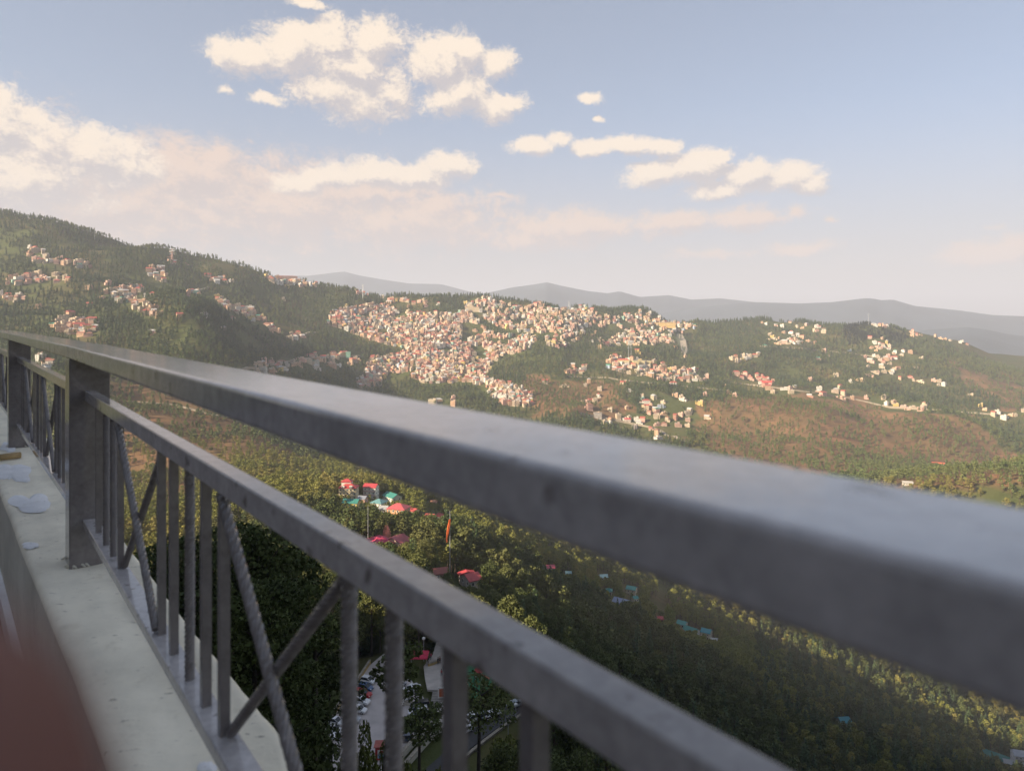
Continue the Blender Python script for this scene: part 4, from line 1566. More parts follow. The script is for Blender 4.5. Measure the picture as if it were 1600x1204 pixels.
def place_town():
    rec = []
    used = np.zeros((0, 3))
    for poly, cnt, where in CLUSTERS:
        cnt = cnt if cnt > 100 else int(cnt * 1.2)
        q = np.array(poly, float)
        lo, hi = q.min(0), q.max(0)
        tries = cnt * 9 + 40
        X = RNG.uniform(lo[0], hi[0], tries)
        Y = RNG.uniform(lo[1], hi[1], tries)
        k = inpoly(X, Y, poly)
        X, Y = X[k], Y[k] + 1.5
        gx, gy, ok = rays(X, Y, 850.0)
        done = 0
        dens = cnt > 100
        for i in range(len(X)):
            if done >= cnt:
                break
            if not ok[i]:
                continue
            if dens and fbm(np.array([X[i] / 26.0]), np.array([Y[i] / 13.0]), 201, 2)[0] < -.22:
                continue
            x, y = gx[i], gy[i]
            w = random.choice([0, 0, 1, 1, 1, 2, 2, 3]) if not dens else random.choice([0, 0, 0, 0, 1, 1, 1, 2])
            ww = (9, 12, 15, 20)[w]
            if len(used):
                dpx = np.abs(used[:, 0] - X[i])
                dpy = np.abs(used[:, 1] - Y[i])
                lim = ww * FPX / y * .5
                if ((dpx < (lim + used[:, 2]) * .62) & (dpy < 1.8)).any():
                    continue
            used = np.vstack([used, [X[i], Y[i], ww * FPX / y * .5]])
            fl_ = random.choice([0, 0, 1, 1, 2, 2]) if dens else random.choice([0, 0, 1, 1, 2])
            rk = int(RNG.choice(5, p=RP))
            if 'red roofed' in where:
                rk = 1
            rt = (0 if rk in (0,) else random.choice([2, 3])) if rk != 0 else random.choice([0, 1])
            hi_ = w * 12 + fl_ * 4 + rt
            wk = int(RNG.choice(len(WALLS), p=WP))
            gz = H1(x, y)
            face = math.atan2(x, y)
            rec.append(dict(x=x, y=y, z=gz, h=hi_, wk=wk, rk=rk, rz=-face + random.gauss(0, .45), where=where, poly=poly, r=math.hypot(x, y), w=ww, px=X[i], py=Y[i]))
            done += 1
    rec.sort(key=lambda t: -(t['w'] * (3 + HOUSES[t['h']][2])) / t['r'] ** 2 * (1 if -5 < t['px'] < 1605 else 0))
    single, rest = rec[:290], rec[290:]
    cols = {}
    for t in single:
        w, d, fl_, roof = HOUSES[t['h']][:4]
        rname, rc = ROOFS[t['rk']]
        wname, wc = WALLS[t['wk']]
        j = random.uniform(.82, 1.1)
        jc = random.uniform(-.03, .03)
        nm = {2: 'two', 3: 'three', 4: 'four'}[fl_]
        poly = t['poly']
        q = np.array(poly, float)
        lo, hi2 = q.min(0), q.max(0)
        fx_, fy_ = (t['px'] - lo[0]) / (hi2[0] - lo[0] + 1e-6), (t['py'] - lo[1]) / (hi2[1] - lo[1] + 1e-6)
        nz_ = 3 if len(poly) < 14 else 5
        hz_ = {3: ('left', 'middle', 'right'), 5: ('far left', 'left', 'middle', 'right', 'far right')}[nz_][min(nz_ - 1, int(fx_ * nz_))]
        vz_ = ('top', 'upper', 'lower', 'bottom')[min(3, max(0, int(fy_ * 4)))]
        zone = vz_ + ' ' + hz_
        size_ = {9: 'narrow', 12: 'middling', 15: 'wide', 20: 'long'}[t['w']]
        lab = '%s %s %s storey house, %s roof, %s' % (size_, wname, nm, rname, t['where'])
        zw = zone.split() + ['part']
        if len(lab.split()) + len(zw) + 1 <= 16:
            lab += ', ' + zone + ' part'
        elif len(lab.split()) > 16:
            lab = '%s %s house, %s roof, %s' % (size_, wname, rname, t['where'])
        while len(lab.split()) > 16:
            lab = '%s %s house %s' % (size_, wname, t['where']) if '%s house' % wname not in lab else '%s house %s' % (wname, t['where'])
            if len(lab.split()) > 16:
                lab = ' '.join(lab.split()[:16])
        lab_old = '%s %s storey house, %s roof, %s' % (wname, nm, rname, t['where'])
        th = thing('house', (t['x'], t['y'], t['z'] - .3), lab, 'house', 'houses of the hillside town', t['rz'])
        a, b, c = HM[t['h']]
        o = ob('wall', a, None, th)
        o.color = (min(.85, wc[0] * j + jc), min(.85, wc[1] * j), min(.85, wc[2] * j), 1)
        o = ob('roof', b, None, th)
        o.color = (rc[0] * j, rc[1] * j, rc[2] * j, 1)
        tag(ob('window_panes', c, None, th), kind='stuff')
    # the smallest ones as one mass
    V, F, MI, CO = [], [], [], []
    off = 0
    for t in rest:
        hs = HOUSES[t['h']]
        rc, wc = ROOFS[t['rk']][1], WALLS[t['wk']][1]
        j = random.uniform(.82, 1.1)
        ca, sa = math.cos(t['rz']), math.sin(t['rz'])
        for mi, mb, col in ((0, hs[4], wc), (0, hs[5], rc), (1, hs[6], (0, 0, 0))):
            v = np.array(mb.v)
            V.append(np.stack([v[:, 0] * ca - v[:, 1] * sa + t['x'], v[:, 0] * sa + v[:, 1] * ca + t['y'], v[:, 2] + t['z'] - .3], 1))
            F += [tuple(q + off for q in f) for f in mb.f]
            MI += [mi] * len(mb.f)
            CO.append(np.tile(np.array([col[0] * j, col[1] * j, col[2] * j, 1.0]), (len(v), 1)))
            off += len(v)
    me = bpy.data.meshes.new('town_houses')
    me.from_pydata(np.concatenate(V).tolist(), [], F)
    me.polygons.foreach_set('material_index', MI)
    ca_ = me.attributes.new('paint', 'FLOAT_COLOR', 'POINT')
    ca_.data.foreach_set('color', np.concatenate(CO).astype(np.float32).ravel())
    m, t, b = principled('town_walls')
    an_ = t.new('ShaderNodeAttribute', attribute_name='paint')
    t.put(b.inputs['Base Color'], an_.outputs['Color'])
    b.inputs['Roughness'].default_value = .85
    me.materials.append(m)
    me.materials.append(M['glass'])
    tag(ob('hillside_town', me), kind='stuff')
    print('houses', len(rec), 'single', len(single))


place_town()

# ---------------------------------------------------------------- buildings among the trees below
def wpx(px, y):
    return px * y / FPX


def building(name, label, px, py, wpx_, depth, floors, roof, wall, roofc, turn=0.0, group=None, first=100.0, fh=3.0, at=None, nwin=None, eave=.6, trim=None, pitch=.42):
    """a house standing where the line of sight of its foot meets the ground"""
    p = at if at is not None else ray(px, py, first)
    w = wpx(wpx_, p.y)
    d = depth
    h = floors * fh
    face = -math.atan2(p.x, p.y) + turn - (.5 if p.y < 900 and py < 830 else 0)
    th = thing(name, p, label, 'building', group, face)
    wb = MB()
    wb.box((0, 0, h / 2 - 3), (w, d, h + 6))
    o = ob('wall', wb.mesh(name + '_wall'), M['wall'], th)
    o.color = (*wall, 1)
    for k in range(1, floors):
        s = MB()
        s.box((0, -d / 2 - .22, k * fh), (w + .3, .5, .22))
        q = ob('floor_band', s.mesh(name + '_band'), M['wall'], th)
        q.color = (*(trim or [min(.8, c * 1.15) for c in wall]), 1)
    nx = nwin or max(2, int(w / 2.7))
    wm = MB()
    wm.box((0, 0, 0), (.95, .14, 1.2))
    wmesh = wm.mesh(name + '_window')
    wmesh.materials.append(M['glass'])
    fm = MB()
    for c, sz in [((0, -.09, .68), (1.25, .1, .14)), ((0, -.09, -.68), (1.35, .16, .14)), ((-.55, -.09, 0), (.14, .1, 1.22)), ((.55, -.09, 0), (.14, .1, 1.22))]:
        fm.box(c, sz)
    fmesh = fm.mesh(name + '_frame')
    fmesh.materials.append(M['white'])
    for k in range(floors):
        for i in range(nx):
            x = -w / 2 + w * (i + .5) / nx
            if k == 0 and i == nx // 2:
                db = MB()
                db.box((x, -d / 2 - .02, 1.1), (1.1, .12, 2.2))
                ob('door', db.mesh(name + '_door'), M['bark'], th)
                continue
            q = ob('window', wmesh, None, th, (x, -d / 2 - .03, k * fh + 1.6))
            ob('frame', fmesh, None, q)
        for s in (-1, 1):
            for i in range(max(1, int(d / 3.5))):
                y = -d / 2 + d * (i + .5) / max(1, int(d / 3.5))
                q = ob('window', wmesh, None, th, (s * (w / 2 + .03), y, k * fh + 1.6), (0, 0, s * R(90)))
                ob('frame', fmesh, None, q)
    rm = MB()
    a, b = w / 2 + eave, d / 2 + eave
    t = h + min(a, b) * pitch * 2 * .62
    e = .12
    if roof == 'gable':
        # two slopes with thickness, ridge along x
        for s in (-1, 1):
            rm.hexa([(-a, s * b, h - e), (a, s * b, h - e), (a, 0, t - e), (-a, 0, t - e), (-a, s * b, h + e), (a, s * b, h + e), (a, 0, t + e), (-a, 0, t + e)] if s < 0 else
                    [(a, s * b, h - e), (-a, s * b, h - e), (-a, 0, t - e), (a, 0, t - e), (a, s * b, h + e), (-a, s * b, h + e), (-a, 0, t + e), (a, 0, t + e)])
        gb_ = MB()
        for s in (-1, 1):
            gb_.add([(s * w / 2, -d / 2, h - .01), (s * w / 2, d / 2, h - .01), (s * w / 2, 0, t - .3)], [(0, 1, 2)])
        q = ob('gable_end', gb_.mesh(name + '_gable'), M['wall'], th)
        q.color = (*wall, 1)
    elif roof == 'hip':
        q = max(.3, a - b)
        rm.add([(-a, -b, h), (a, -b, h), (a, b, h), (-a, b, h), (-q, 0, t), (q, 0, t), (-a, -b, h - .2), (a, -b, h - .2), (a, b, h - .2), (-a, b, h - .2)],
               [(0, 1, 5, 4), (2, 3, 4, 5), (3, 0, 4), (1, 2, 5), (9, 8, 7, 6), (6, 7, 1, 0), (7, 8, 2, 1), (8, 9, 3, 2), (9, 6, 0, 3)])
    else:
        rm.box((0, 0, h + .15), (2 * a, 2 * b, .3))
    o = ob('roof', rm.mesh(name + '_roof'), M['roof'], th)
    o.color = (*roofc, 1)
    # ribs of the sheet roof and a water tank or dormer
    DISCS.append((p.x, p.y, max(w, d) * .62 + 2.5))
    top = py - (h + 3) * FPX / p.y
    CLEAR.append((px - wpx_ / 2, top, px + wpx_ / 2, py - 2, p.y - 1))
    return th, p, w, h, t


RED, PINKR, TEAL, TEAL2, GREYR = (.44, .055, .055), (.48, .10, .11), (.045, .225, .19), (.07, .28, .25), (.24, .26, .31)
CREAM, WHT, YEL, ORG = (.68, .58, .38), (.72, .68, .60), (.66, .53, .17), (.60, .33, .18)
G1 = None
th, p, w, h, t = building('red_roof_hotel', 'tall cream building with stepped red roof at the left of the sunlit hamlet', 545, 778, 27, 9, 3, 'hip', CREAM, RED, .25)
# upper storey set back with its own roof
ub = MB(); ub.box((-2.0, 2.5, h + 1.9), (w * .55, 5.5, 3.8)); q = ob('upper_wall', ub.mesh('upper_wall'), M['wall'], th); q.color = (*WHT, 1)
ur = MB(); a, b, z0, z1 = w * .33, 3.5, h + 3.8, h + 6.0
ur.add([(-2 - a, 2.5 - b, z0), (-2 + a, 2.5 - b, z0), (-2 + a, 2.5 + b, z0), (-2 - a, 2.5 + b, z0), (-2 - a + b, 2.5, z1), (-2 + a - b, 2.5, z1)], [(0, 1, 5, 4), (2, 3, 4, 5), (3, 0, 4), (1, 2, 5), (3, 2, 1, 0)])
q = ob('upper_roof', ur.mesh('upper_roof'), M['roof'], th); q.color = (*RED, 1)
for sx in (-.25, .2):
    dm = MB(); dm.box((w * sx, -4.4, h + 1.0), (2.2, 1.6, 1.6)); q = ob('dormer', dm.mesh('dormer'), M['wall'], th); q.color = (*WHT, 1)
building('red_roof_house', 'white house with red timber bands and a red gabled roof between two larger ones', 580, 777, 20, 8, 3, 'gable', WHT, (.47, .06, .07), .1, trim=(.40, .08, .07))
building('teal_roof_house', 'yellow walled house with a teal roof in front of the tall cream building', 549, 797, 23, 7, 2, 'gable', YEL, TEAL, .15)
building('grey_roof_house', 'small pink house with a grey roof between teal roofed houses', 567, 784, 12, 6, 1, 'gable', (.60, .36, .28), GREYR, 0)
building('grey_roof_house', 'grey and teal roofed house before the half timbered one', 592, 790, 19, 8, 1, 'hip', WHT, (.13, .28, .29), -.1)
building('teal_roof_house', 'long white house under a bright teal roof at the right of the hamlet', 613, 786, 27, 9, 2, 'gable', WHT, TEAL, -.5)
building('lodge', 'broad orange lodge with pinkish red roofs at the front of the hamlet', 623, 806, 29, 10, 2, 'hip', ORG, (.52, .10, .11), .05)
building('lodge', 'small red roofed lodge to the right of the broad orange one', 647, 803, 11, 6, 1, 'gable', CREAM, (.50, .09, .08), -.2)
building('cottage', 'low red roofed cottage half hidden in trees left of the orange flag', 672, 812, 14, 6, 1, 'gable', ORG, (.46, .10, .08), .1)
building('cottage', 'low red roofed cottage just left of the flag top', 690, 811, 13, 6, 1, 'gable', WHT, (.46, .07, .06), -.3)
building('cottage', 'grey white cottage under the teal roofs of the hamlet', 600, 800, 12, 6, 1, 'gable', (.5, .5, .48), (.4, .4, .4), .2)
building('cottage', 'orange cottage on the sunlit slope right of the hamlet', 678, 788, 9, 5, 1, 'gable', ORG, (.50, .22, .12), .2)

# temple with bright pinkish red roofs and a spire
th, p, w, h, t = building('temple_hall', 'temple hall with a bright crimson roof beside the flagless pole', 592, 858, 34, 12, 1, 'hip', (.55, .30, .22), (.55, .05, .12), .35, fh=4.0)
th, p, w, h, t = building('temple_hall', 'temple hall with a pale red roof right of the spire', 621, 857, 24, 11, 1, 'gable', (.58, .40, .34), (.50, .12, .14), .9, fh=4.2)
ps = ray(604, 851, 150)
sp_h = (851 - 815) * ps.y / FPX
spire = thing('temple_spire', ps, 'tapering pink temple tower rising between two crimson roofs', 'tower')
prof_ = [(2.6, -3), (2.6, 3.2), (2.9, 3.4), (2.9, 3.9), (2.4, 4.2), (2.2, 6.0), (1.8, 8.0), (1.2, 9.8), (.65, 10.8)]
sm_ = MB()
kz = sp_h / 12.6
for (r0, z0), (r1, z1) in zip(prof_[:-1], prof_[1:]):
    sm_.tube([(0, 0, z0 * kz), (0, 0, z1 * kz)], [r0, r1], 8, cap=True)
q = ob('tower_body', sm_.mesh('tower_body'), M['wall'], spire); q.color = (.62, .22, .17, 1)
k_ = MB(); k_.tube([(0, 0, 10.8 * kz), (0, 0, 11.2 * kz), (0, 0, 11.7 * kz), (0, 0, 12.6 * kz)], [.35, .8, .5, .05], 8)
q = ob('finial', k_.mesh('finial'), M['wall'], spire); q.color = (.7, .5, .2, 1)
CLEAR.append((594, 812, 612, 850, ps.y - 1))

# house with a red gabled roof below the flag
building('gabled_house', 'house with two red gables half buried in trees below the flag', 736, 924, 20, 8, 2, 'gable', (.50, .44, .40), (.47, .085, .085), .5)
building('gabled_house', 'red gabled wing in front of the half buried house', 729, 917, 8, 6, 2, 'gable', (.52, .45, .40), (.50, .07, .08), 1.9)
building('kiosk', 'low red roofed shelter beside the foot of the flagpole', 688, 904, 20, 5, 1, 'gable', (.30, .20, .16), (.30, .10, .08), .2)

# teal roofs on the shaded slope to the right
building('pink_roof_hut', 'small pink roofed hut at the top of the shaded slope', 860, 891, 11, 6, 1, 'gable', WHT, (.55, .10, .14), .2)
building('pale_hut', 'pale turquoise hut beside dark trees near the pink roof', 888, 900, 8, 5, 1, 'gable', (.55, .62, .60), (.30, .48, .48), .1)
building('pale_hut', 'pale turquoise roofed hut on the edge of the sunlit trees', 943, 905, 11, 6, 1, 'gable', (.60, .58, .50), (.38, .56, .54), .3)
building('teal_roof_hut', 'teal roofed hut left of the round green tree', 951, 927, 10, 6, 1, 'hip', (.45, .42, .32), TEAL, 0)
building('teal_roof_house', 'house with bright teal roof and a cream band above the grey roof', 987, 929, 14, 7, 2, 'gable', (.58, .50, .36), TEAL2, -.3)
building('grey_roof_house', 'long slate blue roof among pines above the small meadow', 972, 945, 25, 8, 1, 'gable', (.45, .45, .46), (.25, .30, .44), -.45)
building('teal_roof_hut', 'narrow teal hut with a pale wall at the end of the slate roof', 992, 944, 7, 5, 2, 'gable', (.62, .58, .46), TEAL, .5)
building('red_hut', 'small red hut at the lower edge of the little meadow', 1032, 970, 8, 5, 1, 'hip', (.50, .12, .10), (.52, .07, .08), .1)
building('teal_roof_house', 'upper of the stepped teal roofs beside the sunlit trees', 1066, 978, 13, 7, 1, 'gable', (.40, .42, .36), TEAL2, -.4)
building('teal_roof_house', 'widest of the stepped teal roofs beside the sunlit trees', 1080, 989, 21, 9, 1, 'gable', (.40, .42, .38), TEAL, -.5)
building('teal_roof_house', 'lowest of the stepped teal roofs, bluish with a pale wall', 1104, 996, 14, 8, 2, 'gable', (.60, .55, .44), (.05, .26, .30), -.3)
building('white_hut', 'flat white hut below the stepped teal roofs', 1116, 1004, 10, 5, 1, 'flat', (.70, .68, .64), (.62, .62, .60), 0)
building('teal_roof_house', 'teal blue roof glimpsed in the fold between the dark slopes', 1318, 1131, 16, 7, 1, 'gable', (.42, .46, .44), (.06, .27, .32), .6)
building('teal_roof_house', 'long dark teal roof left of the white house in the hollow', 1556, 1186, 34, 9, 1, 'gable', (.30, .34, .30), (.015, .14, .12), -.15)
building('white_house', 'white timber framed house with many windows at the lower right edge', 1604, 1196, 38, 9, 3, 'gable', (.66, .66, .68), (.30, .33, .38), .35, trim=(.25, .18, .14))
building('white_house', 'low white annexe with wide windows beside the timber framed house', 1577, 1196, 13, 6, 1, 'flat', (.66, .66, .68), (.20, .22, .24), .2)
building('red_roof_house', 'lone orange red roof in the trees on the right hand spur', 1466, 726, 17, 9, 1, 'gable', (.50, .36, .26), (.55, .13, .07), .1)
building('pale_hut', 'pale hut at the near end of the right hand spur', 1418, 757, 14, 6, 1, 'gable', (.55, .50, .42), (.45, .42, .38), .2)
building('flat_block', 'unfinished flat topped block with rows of openings above the railing', 934, 652, 12, 12, 4, 'flat', (.45, .40, .36), (.42, .36, .30), .1, first=900)
building('red_roof_house', 'red roofed house right of the unfinished block above the railing', 980, 658, 10, 10, 2, 'gable', (.62, .50, .42), (.55, .08, .09), .1, first=900)

# hotels of the town that stand out
building('crest_hotel', 'long pale hotel in a row on the crest at the left of the far hills', 447, 433, 34, 14, 3, 'hip', (.70, .46, .36), (.45, .22, .18), .05, first=900, fh=4.2, pitch=.2)
building('yellow_hotel', 'broad yellow hotel near the right end of the ridge town', 1036, 510, 38, 14, 4, 'flat', (.66, .45, .16), (.50, .30, .18), .05, first=900, fh=4.0)
building('yellow_hotel', 'yellow and white block at the lower edge of the ridge town', 862, 539, 13, 14, 4, 'flat', (.70, .55, .20), (.50, .44, .36), -.1, first=900, fh=4)
building('orange_hotel', 'cream hotel with an orange base on the left end of the ridge town', 738, 486, 22, 14, 4, 'flat', (.70, .56, .38), (.60, .36, .24), 0, first=900, fh=4.0)
building('red_roof_block', 'cream block with a red roof on the knoll by the thin masts', 974, 568, 18, 14, 3, 'hip', (.66, .52, .26), (.52, .09, .06), .05, first=900, fh=4)
for k, (px_, lb) in enumerate([(993, 'left'), (1003, 'middle'), (1012, 'right')]):
    building('tower_block', 'pale yellow tower block, the %s one of three on the knoll' % lb, px_, 572, 8.5, 14, 5, 'flat', (.66, .55, .28), (.48, .44, .36), .15, first=900, fh=3.6)
building('green_house', 'mint green square house on the dark wooded slope above the railing', 544, 558, 7, 12, 5, 'flat', (.36, .66, .50), (.40, .60, .48), 0, first=900, fh=3.2)
building('turquoise_house', 'turquoise house at the lower end of the town above the hand rail', 811, 621, 9, 11, 4, 'flat', (.22, .60, .50), (.34, .50, .44), .2, first=900)
building('red_roof_block', 'row building with vivid red roofs at the brow of the far valley', 1198, 601, 15, 12, 2, 'gable', (.60, .30, .24), (.60, .07, .06), 0, first=900, fh=4)


# ---------------------------------------------------------------- masts, flagpoles, flag
def mast(name, label, px, py, top, rad, color, first=100, cat='mast', arms=0):
    p = ray(px, py, first)
    h = (py - top) * p.y / FPX
    t = thing(name, p, label, cat)
    m = MB()
    m.tube([(0, 0, -1), (0, 0, h * .5), (0, 0, h)], [rad, rad * .85, rad * .6], 7)
    ob('pole', m.mesh(name), M['steel'] if color is None else color, t)
    for k in range(arms):
        m = MB()
        m.box((0, 0, h * (.95 - .12 * k)), (rad * 9, rad * 2, rad * 1.2))
        ob('cross_arm', m.mesh('cross_arm'), M['steel'], t)
    CLEAR.append((px - 1, top, px + 1, py - 6, p.y - 1))
    return t, p, h


fp, fpos, fh_ = mast('flagpole', 'tall grey flagpole carrying the orange flag among the pines', 703, 902, 797, .16, None, cat='flagpole')
bs = MB(); bs.box((0, 0, 0), (1.3, 1.3, 1.0)); ob('plinth', bs.mesh('plinth'), M['concrete'], fp)
_, p2, h2 = mast('flagpole', 'bare grey pole rising beside the crimson temple roof', 575, 858, 789, .16, None, cat='flagpole')
# the flag hangs limp, in soft folds, down the left of the pole
fl = MB()
rows_, cols_ = 26, 11
u_ = wpx(1, fpos.y)
fv = []
for i in range(rows_):
    s = i / (rows_ - 1)
    cx = -(0.4 + 5.2 * s ** 1.25 - 1.6 * max(0, s - .82) * 4) * u_
    wid = (1.2 + 8.5 * math.sin(math.pi * min(1, s * .85 + .12)) ** 1.0 * (1 - .5 * s)) * u_
    zz = fh_ - (13 + 37 * s) * u_
    for j in range(cols_):
        q = j / (cols_ - 1) - 1.0
        fv.append((cx + q * wid * .55 + .25 * wid, math.sin(j * 1.25 + i * .18) * .35 - .2, zz + q * wid * .35 * (1 - s)))
ff = [(i * cols_ + j, i * cols_ + j + 1, (i + 1) * cols_ + j + 1, (i + 1) * cols_ + j) for i in range(rows_ - 1) for j in range(cols_ - 1)]
fl.add(fv, ff)
fo = ob('flag', fl.mesh('flag', True), M['orange'], None, fpos)
sol = fo.modifiers.new('solid', 'SOLIDIFY'); sol.thickness = .05
tag(fo, 'limp orange flag hanging from the tall pole', 'flag')
CLEAR.append((690, 808, 702, 850, fpos.y - 1))

tw, tp, thh = mast('radio_tower', 'thin white tower on the ridge behind the left of the town', 567, 468, 444, 1.2, M['white'], 900, 'tower', 2)
for k, x_ in enumerate((982, 986)):
    mast('lattice_mast', 'thin grey mast, the %s of a pair over the knoll' % ('left' if k == 0 else 'right'), x_, 562, 540, .7, None, 900, 'mast', 2)
mast('lattice_mast', 'thin mast standing on the left hand ridge line', 148, 378, 354, .5, None, 900, 'mast', 1)
mast('radio_tower', 'red and white tower on the left hand slope above the houses', 269, 412, 388, 1.8, mat_plain('tower_paint', (.55, .32, .26), .7, .5, .08), 900, 'tower', 2)
mast('lattice_mast', 'short mast on top of the dark wooded hill', 1357, 507, 489, .7, None, 900, 'mast', 2)
mast('lattice_mast', 'white mast among the ridge top trees', 889, 474, 460, .9, M['white'], 900, 'mast', 1)


# ---------------------------------------------------------------- the car park far below
def sheet(name, pts, z, mat, lift=.30, cell=1.5, thick=.4):
    """paving slab with its edge: polygon given as photo points on a level"""
    P3 = [plane(px, py, z) for px, py in pts]
    m = MB()
    o = [(p.x, p.y) for p in P3]
    ar = sum(o[i][0] * o[(i + 1) % len(o)][1] - o[(i + 1) % len(o)][0] * o[i][1] for i in range(len(o)))
    if ar < 0:
        o = o[::-1]
    m.prism(o, z + lift - thick, z + lift)
    s = ob(name, m.mesh(name), mat)
    return tag(s, kind='structure')


M['paving'] = mat_plain('car_park_paving', (.46, .42, .40), .9, .14, .25)
M['path'] = mat_plain('path_paving', (.42, .385, .35), .9, .18, .4)
sheet('pavement', [(462, 1200), (500, 1150), (532, 1105), (556, 1074), (578, 1040), (600, 1022), (640, 1060), (668, 1100), (674, 1126), (640, 1165), (606, 1215), (540, 1245), (470, 1240)], ZP, M['paving'])
sheet('road', [(812, 1092), (822, 1108), (775, 1140), (735, 1170), (705, 1215), (700, 1260), (640, 1250), (668, 1200), (700, 1172), (740, 1140), (778, 1110)], ZR, M['asphalt'])
sheet('path', [(668, 1079), (664, 1060), (662, 1042), (676, 1024), (682, 1004), (698, 1004), (706, 1024), (704, 1050), (700, 1079)], ZU, M['path'])
sheet('pavement', [(674, 1123), (686, 1104), (694, 1092), (712, 1088), (716, 1110), (704, 1132), (690, 1136), (676, 1134)], ZU - .9, M['path'])
sheet('playground', [(724, 1048), (732, 1040), (752, 1044), (772, 1060), (762, 1080), (742, 1092), (722, 1080)], ZU, M['turf'])
for poly_z in [(ZP, [(600, 1090, 20), (560, 1140, 20), (630, 1150, 17), (590, 1050, 10), (500, 1180, 14)]), (ZU, [(688, 1040, 9), (735, 1070, 12), (690, 1105, 9)]), (ZR, [(720, 1165, 8), (765, 1135, 8), (810, 1108, 7), (680, 1200, 10)])]:
    for px, py, rad in poly_z[1]:
        p = plane(px, py, poly_z[0])
        DISCS.append((p.x, p.y, rad))
CLEAR.append((545, 1045, 700, 1204, 148))
CLEAR.append((664, 1000, 712, 1100, 160))
CLEAR.append((718, 1036, 775, 1085, 160))
CLEAR.append((730, 1095, 825, 1165, 140))

# steps between the car park and the path: each tread a step of the flight
st0, st1 = plane(672, 1103, ZP + .3), plane(676, 1080, ZU + .3)
sw = wpx(20, st0.y)
flight = thing('stairs', st0, 'grey flight of steps from the car park up to the paved path', 'stairs')
for k in range(9):
    s = k / 9
    c = st0.lerp(st1, s + .055) - st0
    m = MB()
    m.box((c.x + sw / 2, c.y, (st1.z - st0.z) * (k + 1) / 9 / 2 - .2), (sw, (st1 - st0).length / 9 * .96, (st1.z - st0.z) * (k + 1) / 9 + .4))
    ob('step', m.mesh('step'), M['concrete'], flight)


def low_wall(name, pts, z, h, th_, mat, label):
    P3 = [plane(px, py, z) for px, py in pts]
    t = thing(name, P3[0], label, 'wall')
    for a, b in zip(P3[:-1], P3[1:]):
        d = (b - a)
        n = Vector((-d.y, d.x, 0)).normalized() * th_ / 2
        m = MB()
        q = [a - n, b - n, b + n, a + n]
        m.hexa([k - P3[0] + Vector((0, 0, -.6)) for k in q] + [k - P3[0] + Vector((0, 0, h)) for k in q])
        ob('wall_run', m.mesh(name), mat, t)
        m = MB()
        n2 = n * 1.35
        q = [a - n2, b - n2, b + n2, a + n2]
        m.hexa([k - P3[0] + Vector((0, 0, h + .003)) for k in q] + [k - P3[0] + Vector((0, 0, h + .13)) for k in q])
        ob('coping', m.mesh('coping'), M['stone'], t)
    return t


M['ochre'] = mat_plain('ochre_paint', (.42, .30, .12), .8, .25, .4)
M['palewall'] = mat_plain('pale_limewash', (.55, .52, .44), .85, .2, .4)
low_wall('kerb_wall', [(470, 1192), (505, 1140), (533, 1100), (556, 1070), (578, 1036)], ZP + .3, .9, .4, M['ochre'], 'ochre kerb wall along the left of the car park')
low_wall('kerb_wall', [(596, 1218), (625, 1182), (660, 1145), (676, 1126)], ZP + .3, .7, .6, M['palewall'], 'pale kerb wall running diagonally to the foot of the steps')
low_wall('garden_wall', [(627, 1099), (648, 1103)], ZP + .3, .8, .4, M['palewall'], 'low pale garden wall behind the white parked car')
low_wall('kerb_wall', [(608, 1226), (640, 1188), (672, 1152), (690, 1140)], ZP + .3, .6, .6, M['palewall'], 'outer pale kerb wall beside the road')
low_wall('retaining_wall', [(718, 1196), (755, 1165), (790, 1138), (818, 1120)], ZR - .6, 1.0, .5, M['stone'], 'stone retaining wall along the outer side of the road')
low_wall('bench_wall', [(669, 1040), (676, 1038), (687, 1033)], ZU + .3, .6, .4, M['ochre'], 'ochre low wall where people stand on the paved path')


